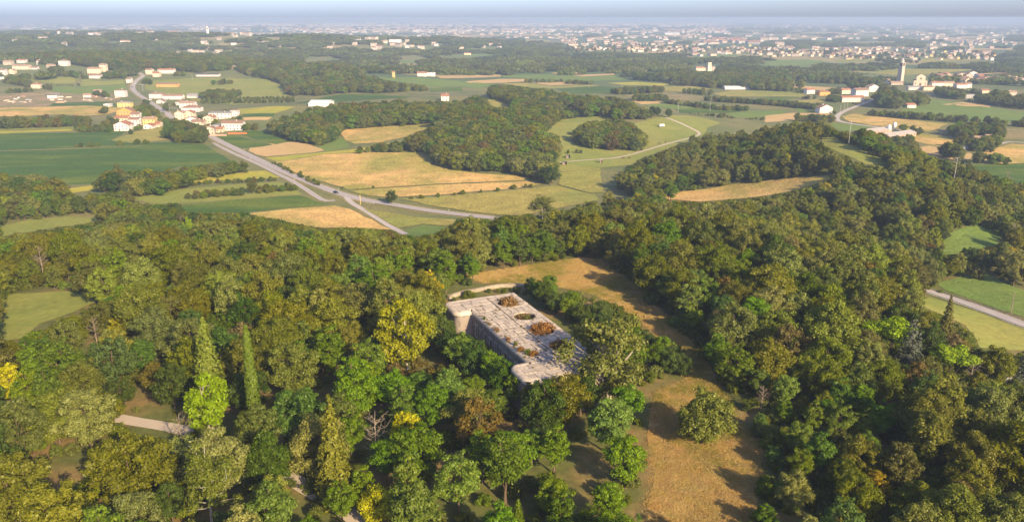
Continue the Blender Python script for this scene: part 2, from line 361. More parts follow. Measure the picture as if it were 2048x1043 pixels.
# ------------------------------------------------------------------ fields, traced at the pixel where their edges lie on the terrain
FIELDS = [  # surface, name, height of the crop, outline in photograph pixels
    ('soy', 'soybean_field', .7, [(-60,270),(120,266),(255,262),(222,281),(265,287),(340,284),(410,287),(250,292),(0,301),(-60,304)]),
    ('soy', 'soybean_field', .7, [(-60,305),(0,303),(150,298),(250,294),(330,289),(410,289),(440,308),(470,328),(380,334),(362,332),(300,350),(270,358),(235,366),(120,370),(0,374),(-60,376)]),
    ('yellow', 'soybean_field', .6, [(-60,263),(0,262.5),(140,258.5),(150,261.5),(0,267.5),(-60,269)]),
    ('meadow', 'meadow', .2, [(-60,259),(0,258),(150,254),(158,261),(140,258.2),(-60,262)]),
    ('ripe', 'corn_field', 1.5, [(-60,218),(0,216),(165,212),(218,213),(250,218),(215,229),(170,232),(125,229),(45,233),(0,233),(-60,234)]),
    ('soy', 'soybean_field', .6, [(110,206),(210,203.5),(235,210),(208,212.5),(100,212.5)]),
    ('scrub', 'waste_ground', .2, [(-60,191),(0,188),(90,183),(150,188),(240,190),(240,202),(110,205.5),(92,212.5),(0,215),(-60,217)]),
    ('green', 'meadow', .2, [(110,172),(155,175),(200,172),(250,168),(254,178),(200,188),(135,187),(100,182)]),
    ('meadow', 'meadow', .2, [(55,156),(152,154),(150,167),(110,168),(62,161)]),
    ('meadow', 'meadow', .2, [(165,157),(200,163),(250,160),(250,167.5),(200,171.5),(160,173)]),
    ('mid', 'corn_field', 1.6, [(222,281),(268,265),(300,258),(328,254),(338,262),(342,275),(330,281),(285,284),(262,286)]),
    ('soy', 'soybean_field', .7, [(430,271),(466,269),(510,281),(546,290),(520,294),(484,297)]),
    ('soy', 'soybean_field', .7, [(476,267),(500,262),(527,262),(582,282),(552,289),(512,279)]),
    ('stub', 'wheat_stubble_field', .3, [(500,295),(557,285),(594,284),(622,290),(650,301),(627,305),(531,313),(512,309),(497,302)]),
    ('green', 'meadow', .3, [(637,294),(684,275),(697,288),(697,295),(652,303)]),
    ('ripe', 'corn_field', 1.6, [(680,266),(692,259),(780,253),(880,246),(847,260),(815,272),(762,285),(710,288),(692,282)]),
    ('yellow', 'soybean_field', .6, [(531,315),(650,304),(720,297),(800,282),(790,297),(725,304),(650,308),(552,323)]),
    ('ripe', 'corn_field', 1.7, [(549,325),(650,309),(725,305),(800,306),(850,305),(868,315),(860,330),(900,340),(960,348),(1030,352),(1055,356),(1045,361),(860,369),(740,377),(695,379),(650,364),(612,356)]),
    ('ripe', 'corn_field', 1.6, [(697,382),(860,371),(1050,363),(1088,369),(1040,376),(860,391),(790,395),(740,392)]),
    ('mid', 'corn_field', 1.7, [(800,398),(870,394),(1060,378),(1110,371),(1190,390),(1200,400),(1100,420),(1040,432),(975,428),(930,422),(850,409)]),
    ('mid', 'corn_field', 1.7, [(1120,346),(1200,337),(1206,385),(1185,387),(1118,370)]),
    ('yellow', 'soybean_field', .6, [(352,361),(475,344),(530,341),(560,355),(440,362),(360,367)]),
    ('meadow', 'meadow', .25, [(262,397),(362,379),(455,370),(560,364),(582,374),(606,389),(500,397),(376,405),(310,408)]),
    ('soy', 'soybean_field', .7, [(362,410),(480,399),(600,391),(632,403),(662,408),(580,415),(492,424),(372,426)]),
    ('ripe', 'corn_field', 1.6, [(490,428),(580,418),(670,412),(698,418),(745,440),(785,460),(700,456),(632,456),(575,444)]),
    ('yellow', 'soybean_field', .6, [(120,379),(250,361),(240,372),(123,390)]),
    ('meadow', 'meadow', .25, [(-60,458),(0,453),(55,440),(137,433),(218,436),(212,443),(102,456),(0,474),(-60,484)]),
    ('green', 'meadow', .25, [(800,463),(845,451),(892,453),(900,461),(825,474)]),
    ('mid', 'corn_field', 1.6, [(727,418),(845,436),(925,441),(892,452),(845,448),(797,457)]),
    ('meadow', 'meadow', .2, [(-60,592),(0,589),(137,582),(218,585),(198,600),(147,624),(78,648),(50,675),(0,684),(-60,700)]),
    ('meadow', 'meadow', .2, [(1086,262),(1124,239),(1206,231),(1262,249),(1305,238),(1329,231),(1374,231),(1414,237),(1441,247),(1416,255),(1408,270),(1374,282),(1349,292),(1286,316),(1261,330),(1199,336),(1124,344),(1109,330),(1119,305),(1121,272)]),
    ('ripe', 'corn_field', 1.4, [(1325,398),(1345,386),(1450,371),(1560,358),(1655,352),(1662,360),(1600,378),(1560,387),(1480,397),(1400,404)]),
    ('green', 'meadow', .2, [(1885,472),(1956,448),(2008,466),(1997,490),(1929,504),(1885,512)]),
    ('green', 'meadow', .2, [(1870,566),(1963,541),(2024,572),(2070,588),(2070,640),(1963,606),(1890,580)]),
    ('meadow', 'meadow', .25, [(1822,600),(1860,594),(1950,622),(2070,664),(2070,700),(1960,695),(1930,650),(1845,613)]),
    # the plain in front of the church village
    ('green', 'meadow', .25, [(747,156),(837,155),(870,158),(990,168),(960,178),(925,173),(857,175),(850,170),(790,163)]),
    ('soy', 'soybean_field', .6, [(857,177),(922,174.5),(925,182),(862,184)]),
    ('stub', 'wheat_stubble_field', .2, [(870,152),(1000,149.5),(1003,153.5),(882,157)]),
    ('stub', 'wheat_stubble_field', .2, [(930,163),(1000,158),(1058,158),(1050,163),(1000,166),(940,167)]),
    ('stub', 'wheat_stubble_field', .2, [(1100,146),(1166,144),(1166,147),(1110,148)]),
    ('stub', 'wheat_stubble_field', .2, [(1144,150.5),(1228,147),(1229,150),(1164,153.5)]),
    ('green', 'meadow', .2, [(1004,150),(1100,148.5),(1142,151),(1164,154),(1229,151),(1260,160),(1140,163),(1058,157),(1006,155)]),
    ('stub', 'wheat_stubble_field', .2, [(1056,165),(1136,164),(1164,169),(1100,171)]),
    ('mid', 'meadow', .2, [(1000,167),(1056,166),(1100,172),(1190,170),(1204,171),(1110,177),(1060,176)]),
    ('soy', 'soybean_field', .6, [(1110,178),(1204,172),(1286,182),(1250,186),(1150,188)]),
    ('yellow', 'soybean_field', .6, [(1214,166),(1274,164),(1354,169),(1320,172),(1244,170)]),
    ('mid', 'corn_field', 1.4, [(1316,174),(1400,172),(1424,178),(1370,184),(1320,181)]),
    ('olive', 'meadow', .25, [(1249,190),(1300,184.5),(1369,189),(1424,195),(1420,202),(1324,200),(1256,194)]),
    ('stub', 'wheat_stubble_field', .2, [(1259,201),(1322,203),(1320,207),(1284,209)]),
    ('green', 'meadow', .25, [(1290,211),(1325,207.5),(1402,215),(1348,218)]),
    ('soy', 'soybean_field', .6, [(1350,219),(1404,216),(1484,222.5),(1450,226),(1362,226)]),
    ('green', 'soybean_field', .5, [(1450,227),(1492,223),(1575,221),(1560,232),(1474,236)]),
    ('mid', 'corn_field', 1.4, [(1426,187),(1474,181),(1560,183),(1618,187),(1600,194),(1444,193)]),
    ('stub', 'wheat_stubble_field', .2, [(1581,170),(1671,176),(1640,181),(1586,175)]),
    ('soy', 'soybean_field', .6, [(1530,189),(1600,195),(1566,203),(1536,202)]),
    ('mid', 'corn_field', 1.3, [(1568,204),(1656,197),(1650,204),(1590,210)]),
    ('green', 'meadow', .25, [(1590,217),(1631,212),(1676,216),(1660,222),(1600,225)]),
    ('stub', 'wheat_stubble_field', .2, [(1530,231),(1586,226),(1661,227),(1640,237),(1600,241),(1580,240),(1530,245)]),
    ('ripe', 'corn_field', 1.4, [(1683,233),(1706,228),(1786,237),(1898,248),(1858,264),(1801,259),(1736,250),(1696,243)]),
    ('green', 'meadow', .25, [(1650,248),(1676,246),(1743,254),(1728,261),(1686,263)]),
    ('green', 'soybean_field', .5, [(1706,222),(1800,226),(1806,209),(1856,197),(1906,205),(1986,216),(2070,228),(2070,246),(1960,244),(1906,239),(1836,231),(1786,230)]),
    ('stub', 'wheat_stubble_field', .25, [(1883,209),(1926,204),(1983,211),(1980,215),(1936,213)]),
    ('olive', 'corn_field', 1.2, [(1860,265),(1905,250),(2070,262),(2070,278),(1970,279)]),
    ('ripe', 'wheat_stubble_field', .3, [(1808,271),(1831,266),(1926,277),(1911,287),(1878,293),(1836,284)]),
    ('stub', 'wheat_stubble_field', .3, [(1832,296),(1858,291),(1891,298),(1946,308),(1936,320),(1886,322),(1861,312)]),
    ('ripe', 'wheat_stubble_field', .3, [(1941,320),(1973,302),(2023,288),(2070,291),(2070,326),(2000,331),(1960,323)]),
    ('green', 'meadow', .25, [(1766,286),(1786,282),(1831,286),(1821,294)]),
    ('soy', 'soybean_field', .7, [(1875,335),(1950,330),(2070,325),(2070,380),(1950,362),(1900,351)]),
    ('green', 'soybean_field', .5, [(1530,121),(1611,119),(1661,124),(1600,132),(1530,132)]),
    ('meadow', 'meadow', .25, [(1670,120),(1750,118.5),(1760,122),(1680,126)]),
    ('mid', 'meadow', .25, [(1830,117),(1966,114),(1960,120),(1850,125)]),
    ('mid', 'meadow', .25, [(1696,143),(1790,137),(1956,139),(1870,148),(1800,151)]),
    ('stub', 'wheat_stubble_field', .2, [(1866,150),(1990,142),(2010,146),(1900,153)]),
    # strips beside the roadside village
    ('meadow', 'meadow', .2, [(292,162),(400,156),(530,158),(560,166),(588,200),(470,210),(402,204),(352,192),(290,178)]),
    ('yellow', 'soybean_field', .6, [(474,218),(590,214),(570,221),(551,226),(482,228)]),
    ('soy', 'soybean_field', .6, [(485,229),(550,227),(548,233),(484,234)]),
    ('stub', 'wheat_stubble_field', .2, [(486,235),(545,234.5),(535,240),(488,241)]),
    ('soy', 'soybean_field', .7, [(590,206),(642,196),(687,188),(762,189),(822,193),(812,197),(737,199),(677,204),(655,208)]),
    ('mid', 'meadow', .3, [(968,192),(1000,201),(1035,212),(991,216),(976,206)]),
    ('olive', 'meadow', .3, [(1131,209),(1170,218),(1140,222)]),
    ('meadow', 'meadow', .25, [(1635,270),(1672,278),(1720,297),(1790,333),(1730,328),(1680,306),(1645,290)]),
    # pale patches of the far plain
    ('olive', 'meadow', .2, [(600,118),(655,113),(652,121),(610,126)]), ('stub', 'wheat_stubble_field', .2, [(655,112),(690,111),(685,114),(656,114)]),
    ('green', 'meadow', .2, [(800,122),(840,120),(832,126),(805,128)]), ('stub', 'wheat_stubble_field', .2, [(930,131),(948,130),(944,134),(931,134)]),
    ('green', 'meadow', .2, [(900,108),(960,106),(1000,110),(940,113)]), ('mid', 'meadow', .2, [(500,110),(535,109),(535,113),(505,113)]),
    ('stub', 'wheat_stubble_field', .2, [(640,72),(720,71),(720,73.5),(640,74)]), ('mid', 'meadow', .2, [(760,76),(850,75),(850,77.5),(760,78)]),
    ('stub', 'wheat_stubble_field', .2, [(900,70),(1000,69),(1000,71.5),(905,72)]), ('mid', 'meadow', .2, [(1000,82),(1100,80),(1100,83),(1010,84)]),
    ('stub', 'wheat_stubble_field', .2, [(1250,105),(1330,104),(1325,107)]), ('stub', 'wheat_stubble_field', .2, [(1300,72),(1380,71),(1380,74)]),
    ('mid', 'meadow', .2, [(1450,62),(1540,61),(1540,63.5)]), ('stub', 'wheat_stubble_field', .2, [(1600,74),(1690,73),(1690,75.5),(1600,76)]),
    ('mid', 'meadow', .2, [(1760,62),(1850,61),(1850,63.5)]), ('stub', 'wheat_stubble_field', .2, [(1930,98),(2030,96),(2030,99),(1940,100)]),
    ('green', 'meadow', .2, [(1380,110),(1470,108),(1480,113),(1390,115)]), ('olive', 'meadow', .2, [(1700,84),(1790,82),(1790,85),(1705,86.5)]),
    # the mown strip that runs past the fort
    ('dry', 'mown_grass_strip', .06, [(925,550),(1000,540),(1090,525),(1165,516),(1200,520),(1235,545),(1275,575),(1310,610),(1352,652),(1400,700),(1424,738),(1440,768),(1482,850),(1532,885),(1522,935),(1505,1060),(1285,1060),(1308,960),(1297,900),(1300,830),(1312,782),(1360,762),(1388,745),(1372,700),(1310,672),(1290,650),(1240,614),(1180,586),(1100,570),(1040,566),(970,566)]),
]
def drape(name, poly, off, mat, step, jitter=0.0, skirt=True):
    """outline polygon cut along a grid and laid over the terrain, with sides down to the ground when it has height"""
    bm = bmesh.new()
    vs = [bm.verts.new((p[0], p[1], 0)) for p in poly]
    f = bm.faces.new(vs)
    bmesh.ops.triangulate(bm, faces=[f])
    xs = [p[0] for p in poly]; ys = [p[1] for p in poly]
    for ax, lo, hi in ((0, min(xs), max(xs)), (1, min(ys), max(ys))):
        n = min(int((hi - lo) / step), 60)
        st = (hi - lo) / (n + 1)
        for i in range(1, n + 1):
            c = lo + st * i
            co = (c, 0, 0) if ax == 0 else (0, c, 0); no = (1, 0, 0) if ax == 0 else (0, 1, 0)
            bmesh.ops.bisect_plane(bm, geom=bm.verts[:] + bm.edges[:] + bm.faces[:], plane_co=co, plane_no=no, dist=1e-4)
    for f in bm.faces:
        if f.normal.z < 0: f.normal_flip()
    x = np.array([v.co.x for v in bm.verts]); y = np.array([v.co.y for v in bm.verts])
    z = H(x, y) + off
    if jitter: z = z + (vnoise(x, y, step * 1.3) - 0.5) * jitter
    for v, zz in zip(bm.verts, z): v.co.z = zz
    if skirt:
        be = [e for e in bm.edges if len(e.link_faces) == 1]
        r = bmesh.ops.extrude_edge_only(bm, edges=be)
        for v in r['geom']:
            if isinstance(v, bmesh.types.BMVert): v.co.z -= off + 0.4
    me = bpy.data.meshes.new(name); bm.to_mesh(me); bm.free()
    o = new_obj(name, me, None, mat); o['kind'] = 'structure'
    return o
def wobble(poly, k):
    """more points along the outline with a slight natural unevenness"""
    out = []; n = len(poly)
    for i in range(n):
        a = np.array(poly[i]); b = np.array(poly[(i + 1) % n]); L = np.linalg.norm(b - a)
        m = max(1, min(12, int(L / (k * 6))))
        for j in range(m):
            p = a + (b - a) * j / m
            if j: p = p + (rng.random(2) - 0.5) * k
            out.append((float(p[0]), float(p[1])))
    return out
FW = []
for surf, nm, hgt, px in FIELDS:
    w = ground_at(px)
    wob = wobble([tuple(q) for q in w], 1.6 if nm != 'mown_grass_strip' else 0.7)
    size = max(np.ptp(w[:, 0]), np.ptp(w[:, 1]))
    hgt_ = min(max(hgt * .2, 0.12), .3) if nm != 'mown_grass_strip' else 0.05
    drape(nm, wob, hgt_, CROPS[surf], max(4.0 if nm == 'mown_grass_strip' else 7.0, size / 60), jitter=min(0.12, hgt * 0.1), skirt=False)
    FW.append(w)

# ------------------------------------------------------------------ roads
def catmull(P, n=6):
    P = [np.array(p, float) for p in P]
    P = [2 * P[0] - P[1]] + P + [2 * P[-1] - P[-2]]
    out = []
    for i in range(1, len(P) - 2):
        for k in range(n):
            t = k / n
            out.append(0.5 * ((2 * P[i]) + (-P[i - 1] + P[i + 1]) * t + (2 * P[i - 1] - 5 * P[i] + 4 * P[i + 1] - P[i + 2]) * t * t + (-P[i - 1] + 3 * P[i] - 3 * P[i + 1] + P[i + 2]) * t ** 3))
    out.append(P[-2]); return np.array(out)
def ribbon(line, w, off, shift=0.0, dash=None):
    d = np.gradient(line, axis=0); d /= np.linalg.norm(d, axis=1)[:, None]
    nrm = np.stack([-d[:, 1], d[:, 0]], 1)
    c = line + nrm * shift
    a = c + nrm * w / 2; b = c - nrm * w / 2
    za = H(c[:, 0], c[:, 1]) + off
    V = []; Fq = []
    for i in range(len(c)):
        V += [(a[i, 0], a[i, 1], za[i]), (b[i, 0], b[i, 1], za[i])]
    for i in range(len(c) - 1):
        if dash and (i // dash) % 2: continue
        Fq.append((2 * i, 2 * i + 1, 2 * i + 3, 2 * i + 2))
    return V, Fq
def resample(line, st):
    L = np.concatenate([[0], np.cumsum(np.linalg.norm(np.diff(line, axis=0), axis=1))])
    t = np.arange(0, L[-1], st)
    return np.stack([np.interp(t, L, line[:, 0]), np.interp(t, L, line[:, 1])], 1)
def asphalt(name, col):
    t = NT(name, 0.85); v = t.coord('World')
    n = t.noise(v, 0.25, 4, 0.7); m = t.noise(v, 3.0, 3)
    t.color(t.mix(t.math('ADD', t.math('MULTIPLY', n, 0.6), t.math('MULTIPLY', m, 0.4)), c3(col, 0.75), c3(col, 1.25))); return t.m
M_ASPH = asphalt('worn_asphalt', (0.37, 0.33, 0.295)); M_LINE = plain_mat('road_paint', (0.72, 0.70, 0.66), 0.7, 0.1, 2)
M_GRAV = asphalt('pale_gravel', (0.48, 0.40, 0.30)); M_CONC = asphalt('pale_concrete_track', (0.46, 0.405, 0.345))
M_VERGE = crop_mat('road_verge', (0.20, 0.185, 0.06, 1), (0.30, 0.22, 0.085, 1), 0.3, 0.05, 0.5, amount=0.8)
ROADS = [  # name, width, material, painted, verge, pixels
    ('main_road', 6.8, M_ASPH, True, 3.0, [(1140,446),(1060,441),(1000,437),(930,430),(850,420),(790,410),(740,402),(690,390),(640,373),(590,353),(545,333),(500,312),(455,290),(422,273),(404,262),(382,250),(357,239),(338,230),(316,215),(290,198),(268,182),(266,171),(275,160),(286,152),(278,146)]),
    ('service_road', 3.4, M_ASPH, True, 1.0, [(427,285),(440,293),(470,308),(505,323),(535,337),(560,350),(583,361),(614,380),(629,390),(644,399),(656,402),(674,400)]),
    ('farm_track', 3.6, M_CONC, False, 1.2, [(692,394),(705,407),(730,421),(760,440),(796,461),(815,470)]),
    ('village_lane', 4.0, M_CONC, False, 0, [(312,216),(330,216.5),(350,217),(385,217)]),
    ('village_lane', 3.5, M_CONC, False, 0, [(272,169),(282,169.5),(292,171)]),
    ('meadow_track', 3.0, M_GRAV, False, 0, [(1108,331),(1118,325),(1150,322),(1190,319),(1230,316),(1270,307),(1310,295),(1345,285),(1380,276),(1397,270),(1396,264),(1375,253),(1350,242),(1328,234)]),
    ('valley_road', 6.2, M_ASPH, True, 1.5, [(1660,560),(1720,555),(1780,562),(1822,574),(1860,585),(1920,604),(1980,625),(2048,650),(2120,676)]),
    ('country_road', 5.5, M_CONC, False, 1.0, [(1830,262),(1790,259),(1743,253),(1700,247),(1676,241),(1676,231),(1692,221),(1720,210),(1750,198),(1775,188)]),
    ('farm_lane', 3.5, M_CONC, False, 0, [(1970,298),(1995,290),(2020,284),(2070,287)]),
    ('park_path', 3.2, M_GRAV, False, 0, [(215,832),(262,842),(300,848),(350,857),(420,875),(520,920),(610,975),(660,1003),(705,1032),(730,1060)]),
]
RW = []
for nm, w, m, paint, verge, px in ROADS:
    line = resample(catmull(ground_at(px)), 5.0 if w > 3.3 else 4.0)
    RW.append((line, w))
    if verge:
        V, Fq = ribbon(line, w + 2 * verge, 0.05)
        o = new_obj('road_verge', mesh_np('road_verge', V, Fq), None, M_VERGE); o['kind'] = 'structure'
    V, Fq = ribbon(line, w, 0.17 if nm != 'service_road' else 0.13)
    ro = new_obj(nm, mesh_np(nm, V, Fq), None, m); ro['kind'] = 'structure'
    if paint:
        for s in (-1, 1):
            V, Fq = ribbon(line, 0.22, 0.185 if nm != 'service_road' else 0.145, s * (w / 2 - 0.35))
            new_obj('edge_line', mesh_np('edge_line', V, Fq), ro, M_LINE)
        if nm != 'service_road':
            V, Fq = ribbon(line, 0.15, 0.186, 0, dash=1)
            new_obj('centre_line', mesh_np('centre_line', V, Fq), ro, M_LINE)

# ------------------------------------------------------------------ where trees must leave the view open
MW, MH = 1024, 522
_mx, _my = np.meshgrid(np.arange(MW) * 2 + 1.0, np.arange(MH) * 2 + 1.0)
MASK = np.zeros((MH, MW), bool)
def mask_poly(poly):
    x0 = max(0, int(min(p[0] for p in poly) / 2) - 1); x1 = min(MW, int(max(p[0] for p in poly) / 2) + 2)
    y0 = max(0, int(min(p[1] for p in poly) / 2) - 1); y1 = min(MH, int(max(p[1] for p in poly) / 2) + 2)
    if x1 <= x0 or y1 <= y0: return
    MASK[y0:y1, x0:x1] |= inpoly(_mx[y0:y1, x0:x1], _my[y0:y1, x0:x1], poly)
for f in FIELDS: mask_poly(f[3])
for (nm, w, m, paint, verge, px), (line, w_) in zip(ROADS, RW):
    if nm == 'park_path': continue
    hw = w / 2 + (1.5 if w > 3.4 else 0)
    d = np.gradient(line, axis=0); d /= np.linalg.norm(d, axis=1)[:, None]; nr = np.stack([-d[:, 1], d[:, 0]], 1)
    a, b = line + nr * hw, line - nr * hw
    keep = slice(0, len(line))
    if nm == 'main_road':
        u, v = project(line[:, 0], line[:, 1], H(line[:, 0], line[:, 1])); ok = (u < 1000) & ((v > 272) | (v < 240))
    elif nm == 'valley_road':
        u, v = project(line[:, 0], line[:, 1], H(line[:, 0], line[:, 1])); ok = u > 1825
    else: ok = np.ones(len(line), bool)
    for i in range(len(line) - 1):
        if not ok[i]: continue
        q = np.array([a[i], a[i + 1], b[i + 1], b[i]])
        u, v = project(q[:, 0], q[:, 1], H(q[:, 0], q[:, 1]))
        mask_poly(list(zip(u, v)))
mask_poly([(885,600),(1020,580),(1062,594),(1190,690),(1130,745),(1045,757),(1035,722),(950,665),(940,645),(895,645)])   # the fort
mask_poly([(890,576),(1040,563),(1040,580),(895,598)])
mask_poly([(265,842),(300,838),(352,850),(352,864),(300,862),(265,852)])
mask_poly([(690,1040),(700,1005),(730,1020),(740,1043)])
mask_poly([(1150,880),(1200,860),(1215,960),(1150,1000),(1120,950)])                                                  # bare ground below the fort
mask_poly([(290,800),(345,795),(335,830),(280,835)]); mask_poly([(60,1000),(100,935),(200,885),(290,862),(330,868),(250,895),(180,955),(90,1010)])
def masked(x, y, z):
    u, v = project(x, y, z)
    i = np.clip((u / 2).astype(int), 0, MW - 1); j = np.clip((v / 2).astype(int), 0, MH - 1)
    return MASK[j, i] & (u >= 0) & (u < 2048) & (v >= 0) & (v < 1043)

NEARER = np.zeros((MH, MW))                # distance of a crown that must stay in view at that pixel
def hold_view(x, y, z, h, R):
    d = math.hypot(x, y)
    u, v = project(x, y, z + h * .58); k = FPX / math.sqrt(d * d + (CAMZ - z) ** 2)
    e = ((_mx - u) / (R * .8 * k)) ** 2 + ((_my - v) / (h * .36 * k)) ** 2 < 1
    NEARER[e] = np.maximum(NEARER[e], d - .5 * R)
def hides(x, y, z):
    u, v = project(x, y, z)
    i = np.clip((u / 2).astype(int), 0, MW - 1); j = np.clip((v / 2).astype(int), 0, MH - 1)
    return (np.hypot(x, y) < NEARER[j, i] - 1.0) & (u >= 0) & (u < 2048) & (v >= 0) & (v < 1043)

LIT = np.zeros((MH, MW), bool)             # open ground that lies in the sun: no tree may throw its shade there
_keep = MASK.copy(); MASK[:] = False
for q in ([(1000,545),(1090,527),(1158,519),(1185,560),(1240,612),(1285,645),(1230,612),(1100,570),(1000,560)], [(1297,1043),(1299,900),(1302,850),(1315,800),(1360,766),(1398,742),(1440,800),(1450,850),(1420,900),(1430,1043)],
          [(1290,655),(1330,665),(1375,700),(1400,745),(1385,745),(1372,700),(1310,675)], [(1870,566),(1963,545),(2040,580),(2040,620),(1963,604),(1890,580)], [(1850,600),(1950,628),(2040,660),(2040,685),(1960,690),(1930,655)],
          [(1890,475),(1950,452),(1990,470),(1930,500)], [(0,600),(137,590),(190,596),(147,620),(78,645),(0,670)], [(1340,392),(1450,374),(1560,362),(1640,355),(1560,382),(1450,398)]): mask_poly(q)
LIT[:] = MASK; MASK[:] = _keep
SHX, SHY = -sdir.x / sdir.z, -sdir.y / sdir.z
def shades(x, y, h):
    z = h1(x, y)
    for f in (.55, .95):
        qx, qy = x + SHX * h * f, y + SHY * h * f
        k = h * f + z - h1(qx, qy)
        qx, qy = x + SHX * k, y + SHY * k
        u, v = project(qx, qy, h1(qx, qy)); i, j = int(u / 2), int(v / 2)
        if 0 <= i < MW and 0 <= j < MH and LIT[j, i]: return True
    return False
FORT_O_ = (-9.6, 182.8); FORT_A_ = math.radians(-66.5)

# ------------------------------------------------------------------ trees
def leaf_mat(name, a, b, transl=0.33, hue=0.022, val=0.24):
    """leaves: two tones spread leaf by leaf, each tree a little different"""
    t = NT(name, 0.6)
    at_ = t.node('ShaderNodeAttribute', attribute_name='leaf'); inf = t.node('ShaderNodeObjectInfo')
    col = t.mix(at_.outputs['Fac'], (*a, 1), (*b, 1))
    hs = t.node('ShaderNodeHueSaturation')
    r = inf.outputs['Random']
    t.link(t.maprange(r, 0, 1, 0.5 - hue, 0.5 + hue), hs.inputs['Hue'])
    r2 = t.math('FRACT', t.math('MULTIPLY', r, 7.31))
    t.link(t.maprange(r2, 0, 1, 1 - val, 1 + val), hs.inputs['Value'])
    r3 = t.math('FRACT', t.math('MULTIPLY', r, 17.7))
    t.link(t.maprange(r3, 0, 1, 0.95, 1.22), hs.inputs['Saturation'])
    t.link(col, hs.inputs['Color'])
    d = t.node('ShaderNodeBsdfDiffuse'); tr = t.node('ShaderNodeBsdfTranslucent'); mx = t.node('ShaderNodeMixShader')
    gl = t.node('ShaderNodeBsdfGlossy'); gl.inputs['Roughness'].default_value = 0.45; gl.inputs['Color'].default_value = (0.9, 0.9, 0.85, 1)
    mg = t.node('ShaderNodeMixShader'); mg.inputs[0].default_value = 0.012
    t.link(hs.outputs[0], d.inputs[0])
    t.link(t.mix(1.0, hs.outputs[0], (1.15, 1.1, 0.55, 1), 'MULTIPLY'), tr.inputs[0])
    mx.inputs[0].default_value = transl
    t.link(d.outputs[0], mx.inputs[1]); t.link(tr.outputs[0], mx.inputs[2])
    t.link(mx.outputs[0], mg.inputs[1]); t.link(gl.outputs[0], mg.inputs[2])
    t.link(mg.outputs[0], t.out.inputs[0])
    t.n.remove(t.p)
    return t.m
M_BARK = plain_mat('bark', (0.12, 0.085, 0.055), 0.95, 0.4, 3.0)
M_PALEBARK = plain_mat('pale_bark', (0.42, 0.36, 0.27), 0.9, 0.35, 2.0)
M_GREYBARK = plain_mat('bleached_bark', (0.26, 0.21, 0.15), 0.9, 0.35, 2.0)
M_WHITEBARK = plain_mat('birch_bark', (0.42, 0.38, 0.32), 0.9, 0.35, 2.0)
LEAF = {
    'oak':    leaf_mat('oak_leaves', (0.088, 0.107, 0.014), (0.196, 0.202, 0.028)),
    'grey':   leaf_mat('grey_green_leaves', (0.124, 0.146, 0.028), (0.248, 0.260, 0.060)),
    'locust': leaf_mat('locust_leaves', (0.072, 0.130, 0.011), (0.170, 0.234, 0.026)),
    'dark':   leaf_mat('dark_leaves', (0.042, 0.078, 0.013), (0.102, 0.144, 0.023)),
    'brown':  leaf_mat('browning_leaves', (0.105, 0.088, 0.024), (0.185, 0.150, 0.046)),
    'yellow': leaf_mat('yellowing_leaves', (0.248, 0.222, 0.016), (0.431, 0.358, 0.030)),
    'lime':   leaf_mat('lime_leaves', (0.150, 0.230, 0.012), (0.290, 0.380, 0.025), 0.3, 0.005, 0.05),
    'gold':   leaf_mat('golden_leaves', (0.300, 0.310, 0.012), (0.460, 0.440, 0.025), 0.3, 0.005, 0.05),
    'plane':  leaf_mat('plane_leaves', (0.165, 0.180, 0.014), (0.300, 0.290, 0.028), 0.3, 0.005, 0.05),
    'willow': leaf_mat('willow_leaves', (0.095, 0.122, 0.020), (0.205, 0.215, 0.048), 0.3, 0.01, 0.08),
    'needle': leaf_mat('spruce_needles', (0.090, 0.105, 0.023), (0.198, 0.198, 0.048), 0.1),
    'cypress': leaf_mat('cypress_scales', (0.091, 0.130, 0.016), (0.196, 0.228, 0.033), 0.1, 0.01, 0.1),
    'darkcypress': leaf_mat('dark_cypress_scales', (0.066, 0.094, 0.015), (0.140, 0.168, 0.030), 0.1, 0.01, 0.1),
    'straw':  leaf_mat('straw_grass', (0.400, 0.290, 0.115), (0.590, 0.430, 0.185), 0.2, 0.02, 0.15),
    'tuftgreen': leaf_mat('green_grass', (0.210, 0.215, 0.040), (0.340, 0.300, 0.070), 0.3, 0.02, 0.15),
    'blue':   leaf_mat('blue_cedar_needles', (0.065, 0.085, 0.055), (0.145, 0.160, 0.105), 0.1, 0.01, 0.1),
    'shrub':  leaf_mat('shrub_leaves', (0.072, 0.104, 0.015), (0.177, 0.196, 0.030)),
    'dead':   leaf_mat('dry_brown_leaves', (0.170, 0.095, 0.035), (0.310, 0.180, 0.070), 0.2, 0.01, 0.1),
    'far':    leaf_mat('far_leaves', (0.060, 0.088, 0.018), (0.143, 0.159, 0.034), 0.2, 0.015, 0.30),
}
def unit(v): return v / np.maximum(np.linalg.norm(v, axis=-1, keepdims=True), 1e-9)
def leaves_mesh(C, N, S, g, aspect=0.62):
    """diamond leaf sprays at C facing N with half length S"""
    n = len(C)
    t = unit(np.cross(N, unit(g.normal(size=(n, 3))))); b = np.cross(N, t)
    S = np.asarray(S)[:, None]
    k = S * aspect
    bend = N * (S * g.uniform(-0.35, 0.1, (n, 1)))
    V = np.stack([C - t * S + bend, C - b * k * g.uniform(.7, 1.2, (n, 1)), C + t * S + bend, C + b * k * g.uniform(.7, 1.2, (n, 1))], 1).reshape(-1, 3)
    Fq = np.arange(4 * n).reshape(n, 4)
    A = np.repeat(np.clip(g.normal(0.5, 0.28, n), 0, 1), 4)
    return V, Fq, A
